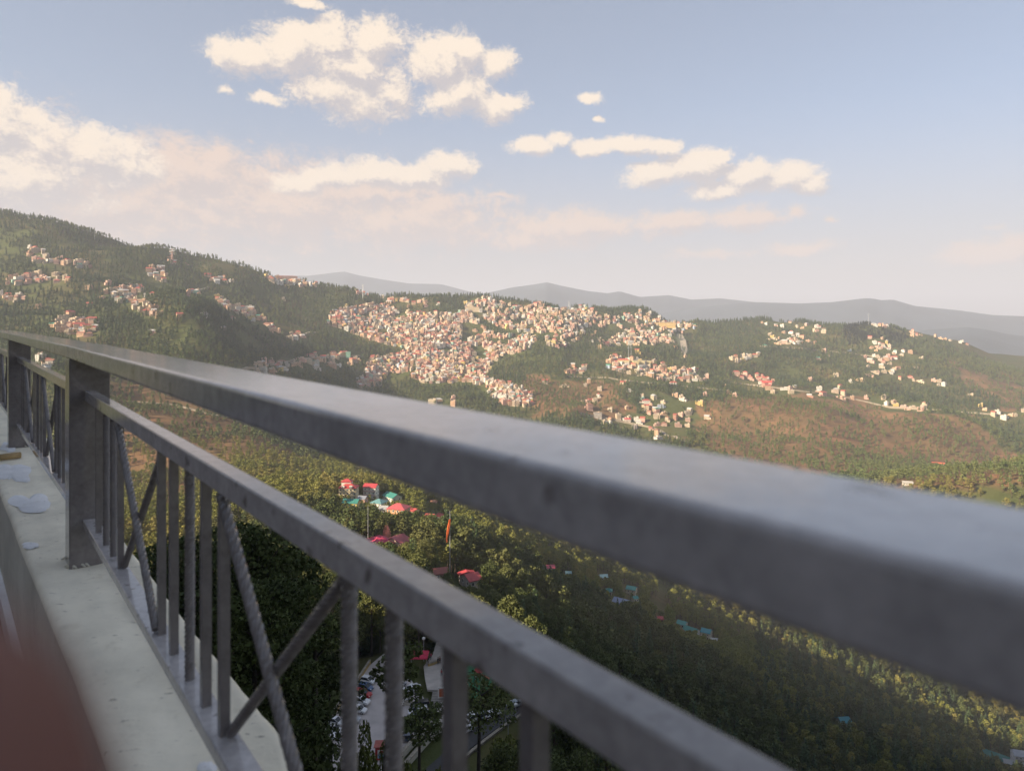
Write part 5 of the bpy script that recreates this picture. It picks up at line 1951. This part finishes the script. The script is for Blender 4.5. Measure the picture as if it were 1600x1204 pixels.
# cars: body pressed from a side profile, glass house, wheels and lamps
def car_meshes(kind):
    Lc, Wc, Hc = {'hatch': (3.8, 1.68, 1.5), 'saloon': (4.3, 1.70, 1.45), 'suv': (4.5, 1.82, 1.72)}[kind]
    prof_ = {
        'hatch': [(-1.9, .35), (-1.88, .72), (-1.75, .92), (1.02, .94), (1.72, .80), (1.88, .62), (1.9, .35)],
        'saloon': [(-2.15, .35), (-2.13, .78), (-2.0, .95), (1.05, .95), (1.9, .80), (2.12, .62), (2.15, .35)],
        'suv': [(-2.25, .42), (-2.24, .9), (-2.12, 1.06), (1.1, 1.08), (2.0, .98), (2.22, .74), (2.25, .42)],
    }[kind]
    cab = {
        'hatch': [(-1.82, .92), (-1.45, 1.47), (.25, 1.5), (1.05, .94)],
        'saloon': [(-1.65, .95), (-1.05, 1.42), (.25, 1.45), (1.1, .95)],
        'suv': [(-2.15, 1.05), (-1.95, 1.68), (.35, 1.72), (1.15, 1.08)],
    }[kind]

    def press(p, w0, w1, taper):
        m = MB()
        n = len(p)
        zs = [z for _, z in p]
        lo, hi = min(zs), max(zs)
        wid = lambda z: w0 + (w1 - w0) * (z - lo) / (hi - lo)
        v = [(x, -wid(z) / 2, z) for x, z in p] + [(x, wid(z) / 2, z) for x, z in p]
        f = [tuple(range(n)), tuple(range(2 * n - 1, n - 1, -1))] + [(k, n + k, n + (k + 1) % n, (k + 1) % n) for k in range(n)]
        m.add(v, f)
        return m
    body = press(prof_, Wc, Wc * .96, 0)
    glass = press([(x, z + .004) for x, z in cab], Wc * .93, Wc * .78, 0)
    top = MB()
    (x1, z1), (x2, z2) = cab[1], cab[2]
    top.hexa([(x1 - .03, -Wc * .395, z1 + .005), (x2 + .03, -Wc * .395, z2 + .005), (x2 + .03, Wc * .395, z2 + .005), (x1 - .03, Wc * .395, z1 + .005),
              (x1 + .05, -Wc * .36, z1 + .06), (x2 - .05, -Wc * .36, z2 + .06), (x2 - .05, Wc * .36, z2 + .06), (x1 + .05, Wc * .36, z1 + .06)])
    pill = []
    for s in (-1, 1):
        for i in (0, 2):
            a, b = cab[i], cab[i + 1]
            pill.append(((a[0], s * Wc * .462, a[1]), (b[0], s * Wc * .392, b[1])))
    pm_ = MB()
    for a, b in pill:
        pm_.tube([a, b], .05, 5)
    wheel = MB()
    wheel.tube([(0, -.11, 0), (0, .11, 0)], .32, 14)
    rim = MB()
    rim.tube([(0, -.125, 0), (0, .125, 0)], .19, 10)
    hl = MB(); hl.box((0, 0, 0), (.10, .36, .16))
    return dict(body=body.mesh(kind + '_body'), glass=glass.mesh(kind + '_glass'), roof=top.mesh(kind + '_roof'), pillar=pm_.mesh(kind + '_pillars'), wheel=wheel.mesh('wheel'), rim=rim.mesh('rim'), lamp=hl.mesh('lamp'), L=Lc, W=Wc, z=prof_[0][1])


CARM = {k: car_meshes(k) for k in ('hatch', 'saloon', 'suv')}
M['redlamp'] = mat_plain('tail_lamp', (.3, .01, .01), .3, .1, 3)


def car(kind, color, px, py, z, rz, label, cname, group):
    c = CARM[kind]
    p = plane(px, py, z + .3)
    t = thing('parked_car', p, label, 'car', group, rz)
    q = ob('body', c['body'], M['paint'], t); q.color = (*color, 1); bevel(q, .09, 2)
    q = ob('window_glass', c['glass'], M['glass'], t)
    q = ob('roof_panel', c['roof'], M['paint'], t); q.color = (*color, 1)
    q = ob('pillars', c['pillar'], M['paint'], t); q.color = (*color, 1); q['kind'] = 'stuff'
    for sx in (-.31, .31):
        for sy in (-.45, .45):
            w = ob('wheel', c['wheel'], M['rubber'], t, (c['L'] * sx, c['W'] * sy, .32))
            ob('rim', c['rim'], M['steel'], w)
    for sy in (-.34, .34):
        ob('headlight', c['lamp'], M['lamp'], t, (c['L'] * .475, c['W'] * sy, c['z'] + .33))
        q = ob('tail_light', c['lamp'].copy() if 'tail' not in bpy.data.meshes else bpy.data.meshes['tail'], None, t, (-c['L'] * .492, c['W'] * sy, c['z'] + .42))
        if not q.data.name.startswith('tail'):
            q.data.name = 'tail'
            q.data.materials.clear()
            q.data.materials.append(M['redlamp'])
    return t


GC = 'cars in the car park below'
CW, CR, CB, CG, CK, CD = (.78, .79, .80), (.40, .012, .02), (.03, .09, .22), (.36, .40, .44), (.012, .012, .014), (.02, .04, .08)
car('hatch', CB, 571, 1077, ZP, -.35, 'dark blue car at the far end of the left parking row', 'blue', GC)
car('suv', CR, 566, 1088, ZP, -.30, 'red car between the blue and the white ones', 'red', GC)
car('suv', CW, 563, 1099, ZP, -.28, 'white car directly in front of the red one', 'white', GC)
car('hatch', CW, 560, 1112, ZP, -.25, 'white hatchback nearest in the left row, half behind leaves', 'white', GC)
car('saloon', CG, 548, 1126, ZP, -.25, 'grey car under leaves at the left row end', 'grey', GC)
car('hatch', CW, 524, 1131, ZP, -.3, 'white car just left of the nearest upright bar, the far one of two', 'white', GC)
car('saloon', CW, 521, 1143, ZP, -.3, 'silvery white car just left of the nearest upright bar, the near one of two', 'white', GC)
car('hatch', CW, 501, 1163, ZP, -.3, 'white car at the lower left beside the dark trunk', 'white', GC)
car('hatch', CW, 632, 1084, ZP, 1.1, 'white car parked behind the spreading tree, farther one', 'white', GC)
car('saloon', CW, 630, 1096, ZP, 1.2, 'white car parked behind the spreading tree, nearer one', 'white', GC)
car('saloon', CW, 645, 1078, ZP, 1.0, 'white saloon mostly hidden by the spreading tree', 'white', GC)
car('suv', CK, 656, 1106, ZP, 3.35, 'black car behind the white one at the foot of the steps', 'black', GC)
car('suv', CW, 653, 1116, ZP, 3.35, 'white car with dark windows at the foot of the steps', 'white', GC)
car('hatch', CG, 647, 1126, ZP, 3.35, 'grey blue car hidden by branches before the white one', 'grey', GC)
car('saloon', CK, 635, 1131, ZP, 3.3, 'black car in the middle of the right row', 'black', GC)
car('hatch', CD, 631, 1157, ZP, 3.2, 'dark blue car at the near end of the right row', 'blue', GC)
car('hatch', CW, 728, 1143, ZR, .75, 'white car on the road, the near one of two', 'white', GC)
car('suv', CW, 742, 1124, ZR, .80, 'white car on the road, the far one of two', 'white', GC)
car('saloon', CG, 806, 1103, ZR, .6, 'grey car far along the road by the lamp', 'grey', GC)
car('hatch', CG, 755, 1122, ZR, .70, 'grey car behind branches beside the road', 'grey', GC)


car('saloon', CW, 616, 1072, ZP, 1.0, 'white car deep under the spreading tree, leftmost of its row', 'white', GC)
car('hatch', CG, 624, 1074, ZP, 1.05, 'grey car deep under the spreading tree beside a white one', 'grey', GC)
car('hatch', CW, 575, 1066, ZP, -.4, 'white car beyond the dark blue one, partly under leaves', 'white', GC)
car('suv', CW, 510, 1152, ZP, -.3, 'white car left of the upright bar between two others', 'white', GC)
car('hatch', CW, 632, 1143, ZP, 3.25, 'white car in the right row between black and dark blue', 'white', GC)
car('saloon', CW, 770, 1119, ZR, .68, 'white car on the road below the rounded tree', 'white', GC)


def lamp_post(px, py, h, label, z):
    p = plane(px, py, z)
    t = thing('street_lamp', p, label, 'lamp post', 'lamp posts of the car park')
    m = MB(); m.tube([(0, 0, -.5), (0, 0, h)], [.09, .06], 8)
    ob('pole', m.mesh('lamp_pole'), M['steel'], t)
    m = MB(); m.tube([(0, 0, h), (0, 0, h + .25), (0, 0, h + .6), (0, 0, h + .8)], [.12, .42, .42, .12], 10)
    ob('lamp_head', m.mesh('lamp_head', True), M['lamp'], t)
    CLEAR.append((px - 2, py - (h + 1) * FPX / p.y, px + 2, py, p.y - .5))


lamp_post(794, 1152, 6.5, 'street lamp with a white globe beside the road', ZR)
lamp_post(497, 1152, 4.2, 'street lamp with a flat white head at the left of the car park', ZP)
lamp_post(662, 1030, 5.0, 'thin lamp post at the far end of the car park', ZU)
lamp_post(806, 1128, 3.5, 'short lamp post farther along the road', ZR)


# roads cut across the far hillsides, and a bare scar with thin smoke
M['dirt'] = mat_plain('pale_dirt_road', (.30, .25, .185), .95, .2, .05)


def hill_road(pts, width, name='hill_road', mat=None, lift=.9):
    L3 = []
    for (x0, y0), (x1, y1) in zip(pts[:-1], pts[1:]):
        n = max(2, int(abs(x1 - x0) / 4))
        for k in range(n):
            L3.append(ray(x0 + (x1 - x0) * k / n, y0 + (y1 - y0) * k / n, 850))
    L3.append(ray(*pts[-1], 850))
    P = [Vector((p.x, p.y, 0)) for p in L3]
    # keep the line from jumping between spurs
    for _ in range(3):
        P = [P[0]] + [(P[i - 1] + P[i] * 2 + P[i + 1]) / 4 for i in range(1, len(P) - 1)] + [P[-1]]
    v = []
    for i, p in enumerate(P):
        d = (P[min(i + 1, len(P) - 1)] - P[max(i - 1, 0)]).normalized()
        n = Vector((-d.y, d.x, 0)) * width / 2
        zc = max(H1(p.x, p.y), H1(p.x + n.x, p.y + n.y), H1(p.x - n.x, p.y - n.y)) + lift
        v += [(p.x - n.x, p.y - n.y, zc), (p.x + n.x, p.y + n.y, zc), (p.x + n.x, p.y + n.y, zc - 5), (p.x - n.x, p.y - n.y, zc - 5)]
        DISCS.append((p.x, p.y, width * .8 + 3))
    f = []
    for i in range(len(P) - 1):
        a, b = i * 4, i * 4 + 4
        f += [(a, a + 1, b + 1, b), (a + 1, a + 2, b + 2, b + 1), (a + 3, a, b, b + 3)]
    me = bpy.data.meshes.new(name)
    me.from_pydata(v, [], f)
    tag(ob(name, me, mat or M['dirt']), kind='structure')


hill_road([(1140, 597), (1200, 604), (1260, 612), (1330, 622), (1390, 636), (1460, 640), (1560, 648)], 9)
hill_road([(288, 458), (306, 455), (326, 449)], 9)
hill_road([(375, 580), (440, 566), (500, 558), (562, 556)], 8)
hill_road([(905, 646), (960, 656), (1020, 668), (1075, 692)], 8)
hill_road([(445, 527), (470, 523), (500, 518)], 8)
hill_road([(885, 588), (945, 590), (1010, 598), (1080, 604), (1130, 610)], 7)
hill_road([(1195, 541), (1260, 545), (1330, 552), (1400, 562)], 7)
hill_road([(205, 628), (270, 632), (340, 650)], 6)
hill_road([(1062, 524), (1068, 536), (1071, 548), (1066, 560)], 22, 'bare_slope')
ps_ = ray(1067, 556, 900)
smm, smt, smb = principled('smoke')
smt.n.clear()
smo = smt.new('ShaderNodeOutputMaterial')
smv = smt.new('ShaderNodeVolumePrincipled')
smv.inputs['Color'].default_value = (.9, .9, .92, 1)
smv.inputs['Density'].default_value = .005
smt.l.new(smv.outputs[0], smo.inputs['Volume'])
m = MB()
m.tube([(4, 0, 0), (5, 0, 12), (1, 0, 30), (-7, 0, 50), (-18, 0, 68), (-24, 0, 78)], [3, 9, 14, 16, 12, 3], 12)
tag(ob('smoke', m.mesh('smoke', True), smm, None, ps_ + Vector((0, -14, 0))), kind='stuff')


# people, a few pixels tall: one continuous body each, legs apart, hair as a child
def figure_mesh(seed, stride):
    chains = [
        ([(0, 0, .95), (0, 0, 1.12), (0, 0, 1.30), (0, .0, 1.44), (0, -.01, 1.52), (0, -.02, 1.62), (0, -.02, 1.72)], [.155, .135, .165, .12, .06, .10, .075], None),
        ([(.09, stride * .3, .86), (.10, stride * .6, .48), (.10, stride, .08), (.10, stride - .12, .04)], [.095, .065, .045, .04], 0),
        ([(-.09, -stride * .3, .86), (-.10, -stride * .6, .48), (-.10, -stride, .08), (-.10, -stride - .12, .04)], [.095, .065, .045, .04], 0),
        ([(.20, 0, 1.40), (.24, stride * -.3, 1.14), (.24, stride * -.6 - .08, .90), (.24, stride * -.7 - .1, .80)], [.06, .045, .035, .035], 3),
        ([(-.20, 0, 1.40), (-.24, stride * .3, 1.14), (-.24, stride * .6 - .08, .90), (-.24, stride * .7 - .1, .80)], [.06, .045, .035, .035], 3),
    ]
    return chains


def person(px, py, z, rz, shirt, label, stride=.14):
    p = plane(px, py, z + .3)
    t = thing('person', p, label, 'person', None, rz)
    m, tt, b = principled('clothes')
    tcn = tt.new('ShaderNodeTexCoord')
    sp = tt.new('ShaderNodeSeparateXYZ')
    tt.l.new(tcn.outputs['Object'], sp.inputs[0])
    c = tt.ramp(tt.math('MULTIPLY', sp.outputs[2], .5), [(0, rgb(.02, .02, .02)), (.05, rgb(.035, .04, .06)), (.47, rgb(*shirt)), (.735, rgb(.28, .15, .10))], 'CONSTANT')
    tt.put(b.inputs['Base Color'], c)
    b.inputs['Roughness'].default_value = .85
    skin_obj('body', figure_mesh(0, stride), m, t, 1)
    h = MB()
    h.tube([(0, .0, 1.66), (0, .01, 1.72), (0, .01, 1.79), (0, .0, 1.83)], [.10, .125, .10, .03], 8)
    ob('hair', h.mesh('hair', True), M['hair'], t)


person(684.5, 1037, ZU, .4, (.015, .015, .018), 'person in black beside the ochre wall on the path')
person(687.5, 1036, ZU, 2.6, (.16, .05, .03), 'person in dark red at the end of the ochre wall')
person(669, 1036, ZU, 1.2, (.02, .025, .05), 'person in navy standing left of the ochre wall')
person(690, 1056, ZU, -.5, (.42, .03, .03), 'person in a red top walking on the paved path')
person(693, 1049, ZU, .2, (.03, .04, .08), 'person in dark clothes at the right edge of the path')
person(673, 1030, ZU, .2, (.45, .08, .14), 'person in pink farther up the path')

# red awning, notice board, ticket booth, playground pieces
p = plane(656, 1036, ZU + .3)
aw = thing('awning', p, 'small crimson canopy on posts at the edge of the path', 'canopy')
m = MB(); w_ = 2.1
m.add([(-w_, -w_, 2.3), (w_, -w_, 2.3), (w_, w_, 2.3), (-w_, w_, 2.3), (0, 0, 3.3), (-w_, -w_, 2.0), (w_, -w_, 2.0), (w_, w_, 2.0), (-w_, w_, 2.0)], [(0, 1, 4), (1, 2, 4), (2, 3, 4), (3, 0, 4), (5, 6, 1, 0), (6, 7, 2, 1), (7, 8, 3, 2), (8, 5, 0, 3)])
ob('canopy', m.mesh('canopy'), mat_plain('crimson_cloth', (.55, .04, .09), .8, .2, 1.0), aw)
for sx in (-1, 1):
    for sy in (-1, 1):
        m = MB(); m.tube([(sx * 1.9, sy * 1.9, 0), (sx * 1.9, sy * 1.9, 2.25)], .05, 6); ob('post', m.mesh('awning_post'), M['steel'], aw)
p = plane(690, 1093, ZU - .6)
nb = thing('notice_board', p, 'white framed board with an orange panel by the steps', 'sign', None, .1)
m = MB(); m.box((0, 0, 1.7), (1.7, .12, 2.4)); ob('board', m.mesh('board'), M['white'], nb)
m = MB(); m.box((0, -.08, 1.7), (1.1, .06, 1.8)); ob('panel', m.mesh('panel'), mat_plain('orange_print', (.50, .12, .04), .7, .25, 1.5), nb)
for sx in (-.7, .7):
    m = MB(); m.box((sx, 0, .25), (.1, .1, .5)); ob('leg', m.mesh('board_leg'), M['steel'], nb)
for k, (px_, py_, hh, lb) in enumerate([(693, 1072, 2.6, 'upper pink banner beside the right of the path'), (694, 1082, 2.4, 'lower pink banner beside the right of the path')]):
    p = plane(px_, py_, ZU + .3)
    b_ = thing('banner', p, lb, 'banner')
    m = MB(); m.tube([(0, 0, 0), (0, 0, hh + .4)], .04, 6); ob('pole', m.mesh('banner_pole'), M['steel'], b_)
    m = MB(); m.box((.42, 0, hh / 2 + .5), (.75, .04, hh * .75)); ob('cloth', m.mesh('banner_cloth'), mat_plain('pink_cloth', (.50, .10, .14), .8, .2, 1), b_)
p = plane(597, 1182, ZP + .3)
kb = thing('ticket_booth', p, 'small red booth with a white and blue front in the car park', 'booth', None, .05)
m = MB(); m.box((0, 0, 1.3), (2.5, 2.0, 2.6)); ob('wall', m.mesh('booth_wall'), M['red'], kb)
m = MB(); m.box((.1, -1.03, 1.65), (1.7, .08, .8)); ob('white_panel', m.mesh('booth_panel'), M['white'], kb)
m = MB(); m.box((.1, -1.03, .8), (1.7, .08, .75)); ob('blue_panel', m.mesh('booth_panel_blue'), mat_plain('pale_blue_paint', (.25, .45, .55), .6, .15, 1), kb)
m = MB(); m.box((.1, -1.08, 1.7), (.8, .05, .42)); ob('sign_strip', m.mesh('booth_sign'), M['red'], kb)
m = MB(); m.prism([(-1.5, -1.3), (1.5, -1.3), (1.5, 1.2), (-1.5, 1.2)], 2.6, 2.75); ob('roof', m.mesh('booth_roof'), mat_plain('faded_red', (.34, .10, .08), .8, .2, 1), kb)
p = plane(748, 1061, ZU + .3)
ph = thing('play_tower', p, 'red roofed play tower on the green playground', 'play tower')
for sx in (-1, 1):
    for sy in (-1, 1):
        m = MB(); m.tube([(sx * .7, sy * .7, 0), (sx * .7, sy * .7, 2.2)], .06, 6); ob('post', m.mesh('play_post'), M['steel'], ph)
m = MB(); m.box((0, 0, 1.2), (1.5, 1.5, .1)); ob('deck', m.mesh('deck'), M['bark'], ph)
m = MB(); m.add([(-1, -1, 2.1), (1, -1, 2.1), (1, 1, 2.1), (-1, 1, 2.1), (0, 0, 3.3)], [(0, 1, 4), (1, 2, 4), (2, 3, 4), (3, 0, 4), (3, 2, 1, 0)]); ob('roof', m.mesh('play_roof'), M['red'], ph)
m = MB(); m.hexa([(.7, -.35, 1.15), (2.6, -.35, .2), (2.6, .35, .2), (.7, .35, 1.15), (.7, -.35, 1.22), (2.6, -.35, .28), (2.6, .35, .28), (.7, .35, 1.22)]); ob('slide', m.mesh('slide'), M['orange'], ph)
p = plane(733, 1064, ZU + .3)
sg = thing('swing_frame', p, 'dark swing frame on the green playground', 'swing')
m = MB()
for sx in (-1.2, 1.2):
    m.tube([(sx, -.7, 0), (sx, 0, 2.2), (sx, .7, 0)], .05, 6)
m.tube([(-1.2, 0, 2.2), (1.2, 0, 2.2)], .05, 6)
tag(ob('frame', m.mesh('swing_frame'), M['rubber'], sg), kind='stuff')
for sx in (-.5, .5):
    m = MB(); m.box((sx, 0, .5), (.45, .2, .05)); m.tube([(sx - .2, 0, .5), (sx - .2, 0, 2.2)], .012, 4); m.tube([(sx + .2, 0, .5), (sx + .2, 0, 2.2)], .012, 4)
    tag(ob('swing_seat', m.mesh('swing_seat'), M['red'], sg), kind='stuff')
p = plane(728, 1079, ZU + .3)
tf_ = thing('play_mound', p, 'tan and pink rounded play sculpture at the near edge of the playground', 'sculpture')
m = MB()
for k in range(5):
    m.tube([(0, 0, k * .4), (0, 0, k * .4 + .4)], [1.3 - k * .22, 1.15 - k * .22], 10)
ob('mound_body', m.mesh('mound_body'), mat_plain('tan_paint', (.50, .27, .15), .8, .3, 1.5), tf_)

# ---------------------------------------------------------------- the trees close to the terrace
G_NEAR = 'tall dark pines just below the terrace'


def near_tree(key, px, top, Y, rz, label, group=None, thin=1.0, name=None):
    """stands on the slope at depth Y in column px with its top at that height in the photo"""
    x = (px - 800) / FPX * Y
    g = H1(x, Y)
    zt = -(top - YH) / FPX * Y
    s = (zt - g) / PROTO[key][2]
    return plant(key, (x, Y, g - .3), (s * thin, s * thin, s), rz, label, group, name)


for k, (px, top, Y, key) in enumerate([
    (205, 838, 44, 'deodar_tall0'), (240, 842, 52, 'deodar_tall1'), (268, 826, 58, 'pine_tall0'), (300, 822, 50, 'deodar_tall0'), (338, 836, 60, 'pine_tall1'),
    (372, 806, 55, 'pine_tall2'), (398, 796, 62, 'deodar_tall1'), (425, 812, 56, 'pine_tall0'), (448, 838, 60, 'deodar_tall1'), (470, 862, 66, 'pine_tall2'),
    (430, 890, 48, 'pine_tall0'), (395, 900, 46, 'pine_tall1'), (352, 880, 44, 'deodar_tall1'), (455, 950, 56, 'deodar_tall0'),
    (520, 890, 200, 'pine_tall0'), (545, 905, 206, 'deodar_tall0'), (570, 915, 210, 'pine_tall1'), (598, 925, 214, 'pine_tall2'), (625, 930, 218, 'deodar_tall1'), (560, 960, 190, 'pine_tall1'),
    (532, 965, 184, 'deodar_tall0'), (505, 960, 178, 'pine_tall0'), (610, 975, 196, 'pine_tall0'), (585, 975, 193, 'deodar_tall1'), (490, 1000, 165, 'pine_tall2'), (515, 1020, 160, 'pine_tall1'), (640, 965, 206, 'pine_tall2'),
    (650, 950, 228, 'pine_tall1'), (790, 1010, 190, 'pine_tall2'), (820, 1030, 185, 'pine_tall0'), (770, 1000, 205, 'pine_tall1'), (730, 975, 215, 'pine_tall2'), (860, 1060, 160, 'pine_tall0'), (800, 1040, 172, 'pine_tall1'),
]):
    lab = 'tall dark pine with dense needles' if key.startswith('pine') else 'tall dark conifer with drooping tiers'
    lab += ' close below the parapet' if Y < 100 else (' behind the car park' if px < 690 else ' beyond the road and playground')
    near_tree(key, px, top, Y, k * 1.3, lab, lab)


# single slender trees standing before the car park: bare stem, open crown
def stem_tree(name, px, Y, top, crown_y, crown_px, lean, seed, label, ncard=1500, csz=.40):
    x = (px - 800) / FPX * Y
    g = H1(x, Y)
    u = Y / FPX
    h = -(top - YH) / FPX * Y - g
    zc = -(crown_y - YH) / FPX * Y - g
    rc = crown_px / 2 * u
    rng = np.random.default_rng(seed)
    rr = random.Random(seed)
    t = thing(name, (x, Y, g - .3), label, 'tree')
    m = MB()
    r0 = max(.16, h * .013)
    pts = [(0, 0, -1), (lean * .2, 0, h * .35), (lean * .45, .1, h * .62), (lean * .8, 0, zc), (lean, 0, h * .97)]
    m.tube(pts, [r0, r0 * .85, r0 * .75, r0 * .5, r0 * .12], 8)
    limbs = []
    for k in range(9):
        q = 2.4 * k
        z = zc - (h - zc) * .8 + (h - zc) * 1.6 * k / 9
        s = min(1, z / h)
        b0 = (lean * s * .9, 0, z - .6)
        e = (lean + rc * .75 * math.cos(q), rc * .75 * math.sin(q), z + .5)
        m.tube([b0, ((b0[0] + e[0]) / 2, (b0[1] + e[1]) / 2, z + .2), e], [r0 * .35, r0 * .22, .03], 5)
        limbs.append((e[0] * .9, e[1] * .9, z + .5, rc * .42, rc * .42, rc * .30))
    for k in range(5):                                # dead stubs on the bare stem
        z = h * rr.uniform(.3, .68)
        q = rr.uniform(0, 6.28)
        m.tube([(lean * z / h * .7, 0, z), (lean * z / h * .7 + math.cos(q) * 1.1, math.sin(q) * 1.1, z + .5)], [.07, .015], 4)
    ob('trunk', m.mesh(name + '_trunk', True), M['bark_dark'], t)
    limbs.append((lean, 0, h - rc * .3, rc * .6, rc * .6, rc * .35))
    p = blob_points(limbs, ncard // len(limbs), rng)
    v, f = cards(p, csz, rng)
    me = np_mesh(name + '_crown', v, f)
    ob('crown', me, M['pine'], t)


stem_tree('slender_tree', 585, 62, 1006, 1050, 76, 2.2, 3, 'forked dark tree with a bare stem in front of the parked cars', 1400, .36)
stem_tree('slender_tree', 653, 92, 1108, 1130, 74, .3, 4, 'slender pine with a flat open crown beside the pale kerb', 1200, .50)
stem_tree('slender_tree', 746, 96, 1066, 1094, 110, .4, 5, 'slender pine with a rounded open crown beside the road', 1700, .50)
stem_tree('slender_tree', 490, 58, 930, 975, 70, .2, 6, 'thin dark pine with a bare stem left of the car park', 1300, .34)
for k, (px, top, Y, key, th_, lab) in enumerate([
    (558, 1118, 78, 'broadmid0', .34, 'pale leafy bush at the bottom between the first two upright bars'),
    (606, 1158, 66, 'broadmid1', .34, 'dark leafy bush under the red booth'), (560, 1172, 62, 'broadmid0', .34, 'leafy bush at the bottom left of the car park'),
    (478, 1160, 60, 'pinemid0', .5, 'small pine at the bottom beside the parapet'), (800, 1135, 110, 'broadmid1', .5, 'leafy bush below the road wall'),
    (700, 1188, 76, 'broadmid0', .4, 'leafy bush at the bottom beside the road'), (455, 1110, 60, 'broadmid1', .5, 'leafy bush at the corner of the parapet'),
]):
    near_tree(key, px, top, Y, k * .9, lab, None, th_, name='leafy_bush' if key.startswith('broad') else 'young_pine')
grow()

# ---------------------------------------------------------------- haze: the air between here and the far hills
hz, ht, hb = principled('haze_air')
ht.n.clear()
ho = ht.new('ShaderNodeOutputMaterial')
hv = ht.new('ShaderNodeVolumePrincipled')
hv.inputs['Color'].default_value = (0.67, 0.71, 0.84, 1)
hv.inputs['Density'].default_value = HAZE_D
hv.inputs['Anisotropy'].default_value = 0.0
ht.l.new(hv.outputs[0], ho.inputs['Volume'])
hm_ = MB()
hm_.box((0, 0, (1300 - 620) / 2 - 20), (70000, 70000, 1920))
tag(ob('haze', hm_.mesh('haze'), hz), kind='stuff')
